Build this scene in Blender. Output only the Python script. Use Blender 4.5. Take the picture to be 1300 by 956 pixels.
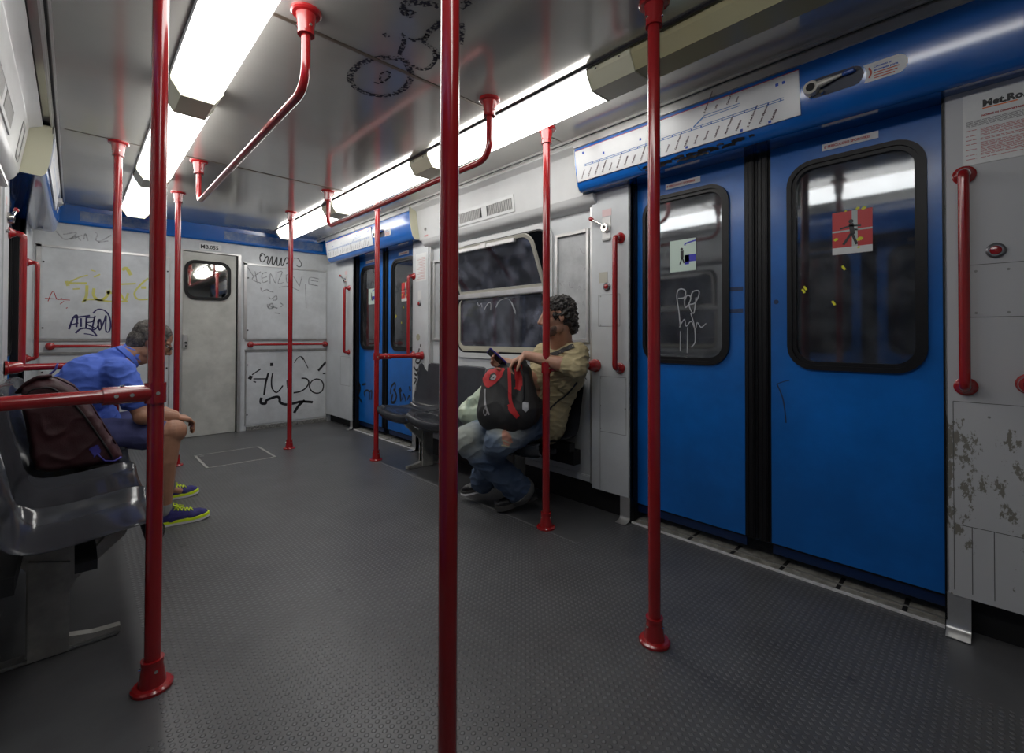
import bpy, bmesh, math, random
from mathutils import Vector, Matrix

for o in list(bpy.data.objects): bpy.data.objects.remove(o)
sc = bpy.context.scene
COL = sc.collection
random.seed(4)

# ------------------------------------------------------------------ camera
F = Vector((0.68748495, 0.72611508, 0.01101478))
R_ = Vector((0.72613792, -0.68754452, 0.00250101))
U_ = Vector((-0.00938917, -0.00627884, 0.99993621))
cd = bpy.data.cameras.new('camera'); cam = bpy.data.objects.new('camera', cd); COL.objects.link(cam)
m = Matrix(((R_.x, U_.x, -F.x, 0), (R_.y, U_.y, -F.y, 0), (R_.z, U_.z, -F.z, 1.08), (0, 0, 0, 1)))
cam.matrix_world = m
cd.sensor_fit = 'HORIZONTAL'; cd.sensor_width = 36
cd.lens = 587.483*36/1300
cd.shift_y = -(478-421.333)/1300
cd.clip_start = 0.02
sc.camera = cam

# ------------------------------------------------------------------ world / exposure
w = bpy.data.worlds.new('tunnel_dark'); sc.world = w; w.use_nodes = True
w.node_tree.nodes['Background'].inputs[0].default_value = (0.25, 0.3, 0.4, 1)
w.node_tree.nodes['Background'].inputs[1].default_value = 0.01
sc.view_settings.view_transform = 'Standard'; sc.view_settings.look = 'None'
sc.view_settings.exposure = 0.0; sc.view_settings.gamma = 1.0
sc.view_settings.use_curve_mapping = False
LAMP_STRENGTH = 8.5

# ------------------------------------------------------------------ materials
def srgb(*c):
    return tuple((x/255/12.92 if x/255 <= .04045 else ((x/255+.055)/1.055)**2.4) for x in c) + (1,)
MATS = {}
def mat(name, col, rough=.5, metal=0, bump=0, bscale=60, var=0, vscale=3, vcol=None, coat=0, spec=.5, trans=0, emis=None, estr=0, alpha=1, sss=0):
    if name in MATS: return MATS[name]
    mt = bpy.data.materials.new(name); mt.use_nodes = True; nt = mt.node_tree
    b = nt.nodes['Principled BSDF']
    c = col if len(col) == 4 else tuple(col)+(1,)
    b.inputs['Base Color'].default_value = c
    b.inputs['Roughness'].default_value = rough; b.inputs['Metallic'].default_value = metal
    b.inputs['Specular IOR Level'].default_value = spec
    b.inputs['Coat Weight'].default_value = coat; b.inputs['Coat Roughness'].default_value = .12
    if trans: b.inputs['Transmission Weight'].default_value = trans
    if sss:
        b.inputs['Subsurface Weight'].default_value = sss
        b.inputs['Subsurface Radius'].default_value = (.8, .35, .2); b.inputs['Subsurface Scale'].default_value = .01
    if emis: b.inputs['Emission Color'].default_value = emis; b.inputs['Emission Strength'].default_value = estr
    tc = nt.nodes.new('ShaderNodeTexCoord')
    if var:
        n = nt.nodes.new('ShaderNodeTexNoise'); n.inputs['Scale'].default_value = vscale; n.inputs['Detail'].default_value = 6
        n.inputs['Roughness'].default_value = .65
        rp = nt.nodes.new('ShaderNodeValToRGB'); rp.color_ramp.elements[0].position = .38; rp.color_ramp.elements[1].position = .68
        v = vcol if vcol else tuple(x*(1-var) for x in c[:3])+(1,)
        rp.color_ramp.elements[0].color = v; rp.color_ramp.elements[1].color = c
        nt.links.new(tc.outputs['Object'], n.inputs['Vector']); nt.links.new(n.outputs['Fac'], rp.inputs['Fac'])
        nt.links.new(rp.outputs['Color'], b.inputs['Base Color'])
    if bump:
        n2 = nt.nodes.new('ShaderNodeTexNoise'); n2.inputs['Scale'].default_value = bscale; n2.inputs['Detail'].default_value = 4
        bp = nt.nodes.new('ShaderNodeBump'); bp.inputs['Strength'].default_value = bump; bp.inputs['Distance'].default_value = .01
        nt.links.new(tc.outputs['Object'], n2.inputs['Vector']); nt.links.new(n2.outputs['Fac'], bp.inputs['Height'])
        nt.links.new(bp.outputs['Normal'], b.inputs['Normal'])
    MATS[name] = mt; return mt

PAINT = mat('white_painted_panel', (.58, .605, .62), .38, var=.16, vscale=2.2, bump=.05, bscale=14)
PAINT2 = mat('white_duct_paint', (.60, .61, .61), .32, var=.10, vscale=2.5)
BACKP = mat('back_wall_paint', (.62, .645, .66), .42, var=.22, vscale=3.5)
DOORCREAM = mat('cab_door_paint', (.58, .58, .53), .45, var=.28, vscale=4)
BLUE = mat('blue_door_paint', (.004, .15, .56), .30, var=.30, vscale=2.0, bump=.03, bscale=22, coat=.2)
BLUEH = mat('blue_header_paint', (.003, .125, .50), .24, var=.15, vscale=3, coat=1.0)
RED = mat('red_enamel', (.34, .012, .014), .20, coat=.6, var=.15, vscale=9)
CEIL = mat('ceiling_laminate', (.50, .49, .46), .13, metal=.45, bump=.012, bscale=2.5, var=.10, vscale=1.5, spec=.8)
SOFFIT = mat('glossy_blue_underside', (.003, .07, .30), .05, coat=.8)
ALU = mat('brushed_aluminium', (.62, .62, .61), .32, metal=.75, var=.12, vscale=12)
ALUD = mat('dull_aluminium', (.36, .36, .35), .5, metal=.6, var=.3, vscale=14)
STEELLEG = mat('cast_seat_leg', (.50, .49, .45), .5, metal=.35, var=.35, vscale=9)
CREAM = mat('lamp_cap_cream', (.60, .59, .44), .4)
RUB = mat('black_rubber', (.008, .008, .009), .42, var=.3, vscale=30, spec=.3)
BLACK = mat('black_recess', (.006, .006, .007), .6)
SEAT = mat('seat_plastic', (.082, .088, .104), .14, var=.22, vscale=3, coat=.4)
GREYW = mat('scratched_grey_panel', (.44, .455, .465), .35, var=.25, vscale=7)
CHROME = mat('worn_chrome', (.75, .74, .70), .18, metal=1)
STICK = mat('white_sticker', (.68, .69, .68), .35, var=.08, vscale=20)
INKR = mat('red_ink', (.40, .03, .03), .5)
INKB = mat('blue_ink', (.01, .06, .40), .5)
INKG = mat('grey_ink', (.16, .15, .15), .5)
INKK = mat('black_ink', (.008, .008, .01), .4)
MARKF = mat('faded_grey_marker', (.17, .17, .18), .5, var=.9, vscale=60, vcol=(.45, .46, .47, 1))
YEL = mat('yellow_marker', (.62, .56, .05), .5, var=.2, vscale=30, vcol=(.5, .5, .2, 1))
ORG = mat('orange_ink', (.75, .16, .02), .5)

def lamp_mat():
    mt = bpy.data.materials.new('lit_diffuser'); mt.use_nodes = True; nt = mt.node_tree
    b = nt.nodes['Principled BSDF']; b.inputs['Base Color'].default_value = (.8, .8, .8, 1)
    b.inputs['Emission Color'].default_value = (1.0, .985, .95, 1); b.inputs['Emission Strength'].default_value = LAMP_STRENGTH
    return mt
LIT = lamp_mat()
OFF = mat('unlit_diffuser', (.44, .41, .24), .25, coat=.3)

def glass_mat(name, tint, refl, rough=.03, haze=.03, hazecol=(.3, .3, .35, 1)):
    mt = bpy.data.materials.new(name); mt.use_nodes = True; nt = mt.node_tree; nt.nodes.clear()
    out = nt.nodes.new('ShaderNodeOutputMaterial'); tr = nt.nodes.new('ShaderNodeBsdfTransparent'); tr.inputs[0].default_value = tint
    gl = nt.nodes.new('ShaderNodeBsdfGlossy'); gl.inputs['Roughness'].default_value = rough; gl.inputs[0].default_value = (.72, .74, .77, 1)
    df = nt.nodes.new('ShaderNodeBsdfDiffuse'); df.inputs[0].default_value = hazecol
    fr = nt.nodes.new('ShaderNodeFresnel'); fr.inputs[0].default_value = 1.5
    ma = nt.nodes.new('ShaderNodeMath'); ma.operation = 'MULTIPLY_ADD'; ma.inputs[1].default_value = refl; ma.inputs[2].default_value = .02; ma.use_clamp = True
    m1 = nt.nodes.new('ShaderNodeMixShader'); m2 = nt.nodes.new('ShaderNodeMixShader')
    tc = nt.nodes.new('ShaderNodeTexCoord'); n = nt.nodes.new('ShaderNodeTexNoise'); n.inputs['Scale'].default_value = 9; n.inputs['Detail'].default_value = 8
    mp = nt.nodes.new('ShaderNodeMapRange'); mp.inputs['From Min'].default_value = .4; mp.inputs['From Max'].default_value = .8
    mp.inputs['To Min'].default_value = haze*.4; mp.inputs['To Max'].default_value = haze*2.2
    L = nt.links.new
    L(tc.outputs['Object'], n.inputs['Vector']); L(n.outputs['Fac'], mp.inputs['Value'])
    L(mp.outputs['Result'], m1.inputs[0]); L(tr.outputs[0], m1.inputs[1]); L(df.outputs[0], m1.inputs[2])
    L(fr.outputs[0], ma.inputs[0]); L(ma.outputs[0], m2.inputs[0]); L(m1.outputs[0], m2.inputs[1]); L(gl.outputs[0], m2.inputs[2])
    L(m2.outputs[0], out.inputs[0])
    return mt
GLASS = glass_mat('door_glass', (.75, .78, .8, 1), 2.2, .045, .12, (.26, .27, .29, 1))
GLASSW = glass_mat('scratched_window_glass', (.7, .72, .8, 1), 1.8, .06, .30, (.26, .28, .36, 1))
MIRROR = mat('reflective_cab_glass', (.55, .55, .52), .03, metal=1)

def floor_mat():
    mt = bpy.data.materials.new('studded_rubber_floor'); mt.use_nodes = True; nt = mt.node_tree; L = nt.links.new
    b = nt.nodes['Principled BSDF']
    tc = nt.nodes.new('ShaderNodeTexCoord'); sx = nt.nodes.new('ShaderNodeSeparateXYZ'); L(tc.outputs['Object'], sx.inputs[0])
    def M(op, a, bb=None, c=None):
        n = nt.nodes.new('ShaderNodeMath'); n.operation = op
        for i, v in enumerate((a, bb, c)):
            if v is None: continue
            if isinstance(v, (int, float)): n.inputs[i].default_value = v
            else: L(v, n.inputs[i])
        return n.outputs[0]
    k = 2*math.pi/.0215
    a = M('SINE', M('MULTIPLY', sx.outputs[0], k)); c = M('SINE', M('MULTIPLY', sx.outputs[1], k))
    st = M('MULTIPLY', M('ADD', a, c), .5)
    mr = nt.nodes.new('ShaderNodeMapRange'); L(st, mr.inputs['Value']); mr.interpolation_type = 'SMOOTHSTEP'
    mr.inputs['From Min'].default_value = .15; mr.inputs['From Max'].default_value = .62
    # textured only outside the smooth strips below the benches
    def step(v, lo): return M('GREATER_THAN', v, lo)
    X, Y = sx.outputs[0], sx.outputs[1]
    inY = M('MULTIPLY', step(Y, 1.55), M('LESS_THAN', Y, 3.88))
    side = M('ADD', step(X, 1.925), M('LESS_THAN', X, .19), ); side.node.use_clamp = True
    nearst = M('MULTIPLY', M('LESS_THAN', Y, .13), step(X, 1.98))
    smooth = M('ADD', M('MULTIPLY', inY, side), nearst); smooth.node.use_clamp = True
    rough_ = M('SUBTRACT', 1, smooth)
    h = M('MULTIPLY', mr.outputs['Result'], rough_)
    bp = nt.nodes.new('ShaderNodeBump'); bp.inputs['Strength'].default_value = .9; bp.inputs['Distance'].default_value = .0026
    L(h, bp.inputs['Height']); L(bp.outputs['Normal'], b.inputs['Normal'])
    n = nt.nodes.new('ShaderNodeTexNoise'); n.inputs['Scale'].default_value = 2.6; n.inputs['Detail'].default_value = 8; n.inputs['Roughness'].default_value = .7
    L(tc.outputs['Object'], n.inputs['Vector'])
    rp = nt.nodes.new('ShaderNodeValToRGB'); rp.color_ramp.elements[0].position = .3; rp.color_ramp.elements[1].position = .7
    rp.color_ramp.elements[0].color = (.064, .064, .067, 1); rp.color_ramp.elements[1].color = (.098, .100, .103, 1)
    L(n.outputs['Fac'], rp.inputs['Fac'])
    n3 = nt.nodes.new('ShaderNodeTexVoronoi'); n3.inputs['Scale'].default_value = 3.2; L(tc.outputs['Object'], n3.inputs['Vector'])
    sp = nt.nodes.new('ShaderNodeMapRange'); sp.inputs['From Min'].default_value = .03; sp.inputs['From Max'].default_value = .07; sp.inputs['To Min'].default_value = .55; sp.inputs['To Max'].default_value = 1
    L(n3.outputs['Distance'], sp.inputs['Value'])
    mx = nt.nodes.new('ShaderNodeMixRGB'); mx.blend_type = 'MULTIPLY'; mx.inputs[0].default_value = 1; L(rp.outputs['Color'], mx.inputs[1]); L(sp.outputs['Result'], mx.inputs[2])
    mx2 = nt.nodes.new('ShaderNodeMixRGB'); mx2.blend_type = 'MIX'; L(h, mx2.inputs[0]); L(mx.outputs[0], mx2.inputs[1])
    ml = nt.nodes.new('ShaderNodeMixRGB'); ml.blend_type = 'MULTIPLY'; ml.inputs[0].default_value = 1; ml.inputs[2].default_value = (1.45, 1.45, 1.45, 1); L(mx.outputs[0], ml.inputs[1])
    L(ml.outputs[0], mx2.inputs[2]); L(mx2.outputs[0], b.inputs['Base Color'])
    b.inputs['Roughness'].default_value = .36
    return mt
FLOOR = floor_mat()

def chipped_mat():
    mt = bpy.data.materials.new('chipped_white_paint'); mt.use_nodes = True; nt = mt.node_tree; L = nt.links.new
    b = nt.nodes['Principled BSDF']; b.inputs['Roughness'].default_value = .45
    tc = nt.nodes.new('ShaderNodeTexCoord'); mp = nt.nodes.new('ShaderNodeMapping'); mp.inputs['Scale'].default_value = (1, 1.8, 1)
    n = nt.nodes.new('ShaderNodeTexNoise'); n.inputs['Scale'].default_value = 9; n.inputs['Detail'].default_value = 10; n.inputs['Roughness'].default_value = .72
    L(tc.outputs['Object'], mp.inputs[0]); L(mp.outputs[0], n.inputs['Vector'])
    sx = nt.nodes.new('ShaderNodeSeparateXYZ'); L(tc.outputs['Object'], sx.inputs[0])
    # more chips in a band about z=.3 to .8 and close to the door edge
    a = nt.nodes.new('ShaderNodeMapRange'); a.inputs['From Min'].default_value = .72; a.inputs['From Max'].default_value = .88; a.inputs['To Min'].default_value = 0; a.inputs['To Max'].default_value = .2
    L(sx.outputs[2], a.inputs['Value'])
    c = nt.nodes.new('ShaderNodeMapRange'); c.inputs['From Min'].default_value = .07; c.inputs['From Max'].default_value = .14; c.inputs['To Min'].default_value = .045; c.inputs['To Max'].default_value = -.035
    L(sx.outputs[1], c.inputs['Value'])
    d = nt.nodes.new('ShaderNodeMapRange'); d.inputs['From Min'].default_value = .25; d.inputs['From Max'].default_value = .5; d.inputs['To Min'].default_value = .10; d.inputs['To Max'].default_value = 0
    L(sx.outputs[2], d.inputs['Value'])
    s1 = nt.nodes.new('ShaderNodeMath'); s1.operation = 'ADD'; L(a.outputs[0], s1.inputs[0]); L(c.outputs[0], s1.inputs[1])
    s2 = nt.nodes.new('ShaderNodeMath'); s2.operation = 'ADD'; L(s1.outputs[0], s2.inputs[0]); L(d.outputs[0], s2.inputs[1])
    s3 = nt.nodes.new('ShaderNodeMath'); s3.operation = 'SUBTRACT'; L(n.outputs['Fac'], s3.inputs[0]); L(s2.outputs[0], s3.inputs[1])
    rp = nt.nodes.new('ShaderNodeValToRGB'); rp.color_ramp.elements[0].position = .495; rp.color_ramp.elements[1].position = .51
    rp.color_ramp.elements[0].color = (.50, .51, .52, 1); rp.color_ramp.elements[1].color = (.20, .19, .16, 1)
    L(s3.outputs[0], rp.inputs['Fac']); L(rp.outputs['Color'], b.inputs['Base Color'])
    return mt
CHIP = chipped_mat()

def ink_mat():
    mt = bpy.data.materials.new('speckled_spray_ink'); mt.use_nodes = True; nt = mt.node_tree; nt.nodes.clear(); L = nt.links.new
    out = nt.nodes.new('ShaderNodeOutputMaterial'); tr = nt.nodes.new('ShaderNodeBsdfTransparent'); df = nt.nodes.new('ShaderNodeBsdfDiffuse')
    df.inputs[0].default_value = (.045, .045, .06, 1)
    n = nt.nodes.new('ShaderNodeTexNoise'); n.inputs['Scale'].default_value = 75; n.inputs['Detail'].default_value = 3
    tc = nt.nodes.new('ShaderNodeTexCoord'); L(tc.outputs['Object'], n.inputs['Vector'])
    rp = nt.nodes.new('ShaderNodeValToRGB'); rp.color_ramp.elements[0].position = .43; rp.color_ramp.elements[1].position = .56
    L(n.outputs['Fac'], rp.inputs['Fac']); mx = nt.nodes.new('ShaderNodeMixShader')
    L(rp.outputs['Color'], mx.inputs[0]); L(tr.outputs[0], mx.inputs[1]); L(df.outputs[0], mx.inputs[2]); L(mx.outputs[0], out.inputs[0])
    return mt
SPRAY = ink_mat()

# ------------------------------------------------------------------ helpers
def obj(name, bm, material, parent=None, smooth=False, kind=None):
    me = bpy.data.meshes.new(name)
    bmesh.ops.recalc_face_normals(bm, faces=bm.faces)
    bm.to_mesh(me); bm.free()
    me.materials.append(material)
    if smooth:
        for p in me.polygons: p.use_smooth = True
    o = bpy.data.objects.new(name, me); COL.objects.link(o)
    if parent is not None:
        o.parent = parent; o.matrix_parent_inverse = parent.matrix_basis.inverted()
    if kind: o['kind'] = kind
    return o
def tag(o, label, cat, group=None):
    o['label'] = label; o['category'] = cat
    if group: o['group'] = group
    return o
def thing(name, loc, label=None, cat=None, group=None, kind=None):
    o = bpy.data.objects.new(name, None); COL.objects.link(o); o.location = loc; o.empty_display_size = .05
    if label: o['label'] = label
    if cat: o['category'] = cat
    if group: o['group'] = group
    if kind: o['kind'] = kind
    return o
def autosmooth(o, ang=35):
    me = o.data
    for p in me.polygons: p.use_smooth = True
    bm = bmesh.new(); bm.from_mesh(me)
    for e in bm.edges:
        if len(e.link_faces) == 2 and e.calc_face_angle(0) > math.radians(ang): e.smooth = False
    bm.to_mesh(me); bm.free()
    return o
def B(): return bmesh.new()
def box(bm, x0, x1, y0, y1, z0, z1):
    x0, x1 = min(x0, x1), max(x0, x1); y0, y1 = min(y0, y1), max(y0, y1)
    v = [bm.verts.new((x, y, z)) for z in (z0, z1) for (x, y) in ((x0, y0), (x1, y0), (x1, y1), (x0, y1))]
    for f in ((3, 2, 1, 0), (4, 5, 6, 7), (0, 1, 5, 4), (1, 2, 6, 5), (2, 3, 7, 6), (3, 0, 4, 7)): bm.faces.new([v[i] for i in f])
    return bm
def bevel(bm, w=.003, seg=2):
    bmesh.ops.bevel(bm, geom=bm.edges[:], offset=w, segments=seg, affect='EDGES', clamp_overlap=True)
    return bm
def frame_of(d):
    d = d.normalized(); up = Vector((0, 0, 1)) if abs(d.z) < .9 else Vector((1, 0, 0))
    a = d.cross(up).normalized(); b = a.cross(d).normalized(); return a, b
def sweep(bm, pts, rads, n=16, cap=True, flat=1.0):
    pts = [Vector(p) for p in pts]
    if not hasattr(rads, '__len__'): rads = [rads]*len(pts)
    rings = []; a = None
    for i, p in enumerate(pts):
        if i == 0: d = pts[1]-pts[0]
        elif i == len(pts)-1: d = pts[-1]-pts[-2]
        else: d = (pts[i+1]-pts[i]).normalized()+(pts[i]-pts[i-1]).normalized()
        d.normalize()
        if a is None: a, b = frame_of(d)
        else:
            a = (a-d*a.dot(d)).normalized(); b = a.cross(d).normalized()
        rings.append([bm.verts.new(p+(a*math.cos(t)+b*math.sin(t)*flat)*rads[i]) for t in [2*math.pi*k/n for k in range(n)]])
    for r0, r1 in zip(rings, rings[1:]):
        for k in range(n): bm.faces.new((r0[k], r0[(k+1) % n], r1[(k+1) % n], r1[k]))
    if cap: bm.faces.new(rings[0][::-1]); bm.faces.new(rings[-1])
    return bm
def cyl(bm, p0, p1, r0, r1=None, n=20): return sweep(bm, [p0, p1], [r0, r0 if r1 is None else r1], n)
def fillet(pts, r, n=8):
    pts = [Vector(p) for p in pts]; out = [pts[0]]
    for i in range(1, len(pts)-1):
        a = (pts[i-1]-pts[i]); b = (pts[i+1]-pts[i]); ang = a.angle(b); t = min(r/math.tan(ang/2), a.length*.49, b.length*.49)
        p0 = pts[i]+a.normalized()*t; p1 = pts[i]+b.normalized()*t
        for k in range(n+1):
            s = k/n; out.append(p0*(1-s)**2+pts[i]*2*s*(1-s)+p1*s*s)
    out.append(pts[-1]); return out
def extrude_y(bm, prof, y0, y1):
    """closed (x,z) profile run along Y"""
    a = [bm.verts.new((x, y0, z)) for x, z in prof]; b = [bm.verts.new((x, y1, z)) for x, z in prof]
    n = len(prof)
    for i in range(n): bm.faces.new((a[i], a[(i+1) % n], b[(i+1) % n], b[i]))
    bm.faces.new(a[::-1]); bm.faces.new(b); return bm
def rrect(u0, u1, v0, v1, r, n=7):
    out = []
    for cx, cy, a0 in ((u1-r, v1-r, 0), (u0+r, v1-r, 90), (u0+r, v0+r, 180), (u1-r, v0+r, 270)):
        for k in range(n+1):
            t = math.radians(a0+90*k/n); out.append((cx+r*math.cos(t), cy+r*math.sin(t)))
    return out
def plate(bm, outer, holes, mp, thick):
    """2D outline with holes -> slab; mp(u,v,w) gives the 3D point"""
    layers = []
    for wv in (0, thick):
        edges = []; loops = []
        for lp in [outer]+holes:
            vs = [bm.verts.new(mp(u, v, wv)) for u, v in lp]; loops.append(vs)
            edges += [bm.edges.new((vs[i], vs[(i+1) % len(vs)])) for i in range(len(vs))]
        bmesh.ops.triangle_fill(bm, use_beauty=True, use_dissolve=False, edges=edges)
        layers.append(loops)
    for l0, l1 in zip(*layers):
        n = len(l0)
        for i in range(n): bm.faces.new((l0[i], l0[(i+1) % n], l1[(i+1) % n], l1[i]))
    return bm
def ribbon(bm, pts, width, mp):
    """marker stroke lying on a surface"""
    P = [Vector((p[0], p[1])) for p in pts]
    if len(P) == 2: P = [P[0], (P[0]+P[1])/2, P[1]]
    # smooth (Catmull-Rom)
    S = []
    for i in range(len(P)-1):
        p0 = P[max(i-1, 0)]; p1 = P[i]; p2 = P[i+1]; p3 = P[min(i+2, len(P)-1)]
        for k in range(5):
            t = k/5
            S.append(.5*((2*p1)+(-p0+p2)*t+(2*p0-5*p1+4*p2-p3)*t*t+(-p0+3*p1-3*p2+p3)*t**3))
    S.append(P[-1]); row = []
    for i, p in enumerate(S):
        d = (S[min(i+1, len(S)-1)]-S[max(i-1, 0)])
        if d.length < 1e-6: d = Vector((1, 0))
        d.normalize(); nrm = Vector((-d.y, d.x))*width/2
        row.append((bm.verts.new(mp(*(p+nrm), 0)), bm.verts.new(mp(*(p-nrm), 0))))
    for a, b in zip(row, row[1:]):
        try: bm.faces.new((a[0], a[1], b[1], b[0]))
        except ValueError: pass
def graffiti(key, material, parent, mp, name='graffiti', wscale=1):
    bm = B()
    for wd, pts in STROKES[key]: ribbon(bm, pts, wd*wscale, mp)
    return obj(name, bm, material, parent)
def text(name, body, size, origin, xdir, ydir, material, parent, align='LEFT', bold=0, sx=1.0):
    cu = bpy.data.curves.new(name, 'FONT'); cu.body = body; cu.size = size; cu.align_x = align; cu.offset = bold
    cu.resolution_u = 2
    tmp = bpy.data.objects.new('tmp_text', cu); COL.objects.link(tmp)
    dg = bpy.context.evaluated_depsgraph_get(); dg.update()
    me = bpy.data.meshes.new_from_object(tmp.evaluated_get(dg)); bpy.data.objects.remove(tmp); bpy.data.curves.remove(cu)
    xd = Vector(xdir).normalized(); yd = Vector(ydir).normalized(); zd = xd.cross(yd); o0 = Vector(origin)
    for v in me.vertices: v.co = o0+xd*v.co.x*sx+yd*v.co.y+zd*v.co.z
    me.name = name; me.materials.clear(); me.materials.append(material)
    o = bpy.data.objects.new(name, me); COL.objects.link(o)
    if parent is not None: o.parent = parent; o.matrix_parent_inverse = parent.matrix_basis.inverted()
    return o
def join_meshes(name, objs, parent):
    bm = B()
    for o in objs: bm.from_mesh(o.data)
    mt = objs[0].data.materials[0]
    for o in objs: bpy.data.objects.remove(o)
    return obj(name, bm, mt, parent)
def dup(root, loc, label=None, rotz=0):
    r = root.copy(); COL.objects.link(r); r.location = loc; r.rotation_euler = (0, 0, rotz)
    if label: r['label'] = label
    for ch in list(root.children):
        c = ch.copy(); COL.objects.link(c); c.parent = r
        for g in list(ch.children):
            d = g.copy(); COL.objects.link(d); d.parent = c
    return r

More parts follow.
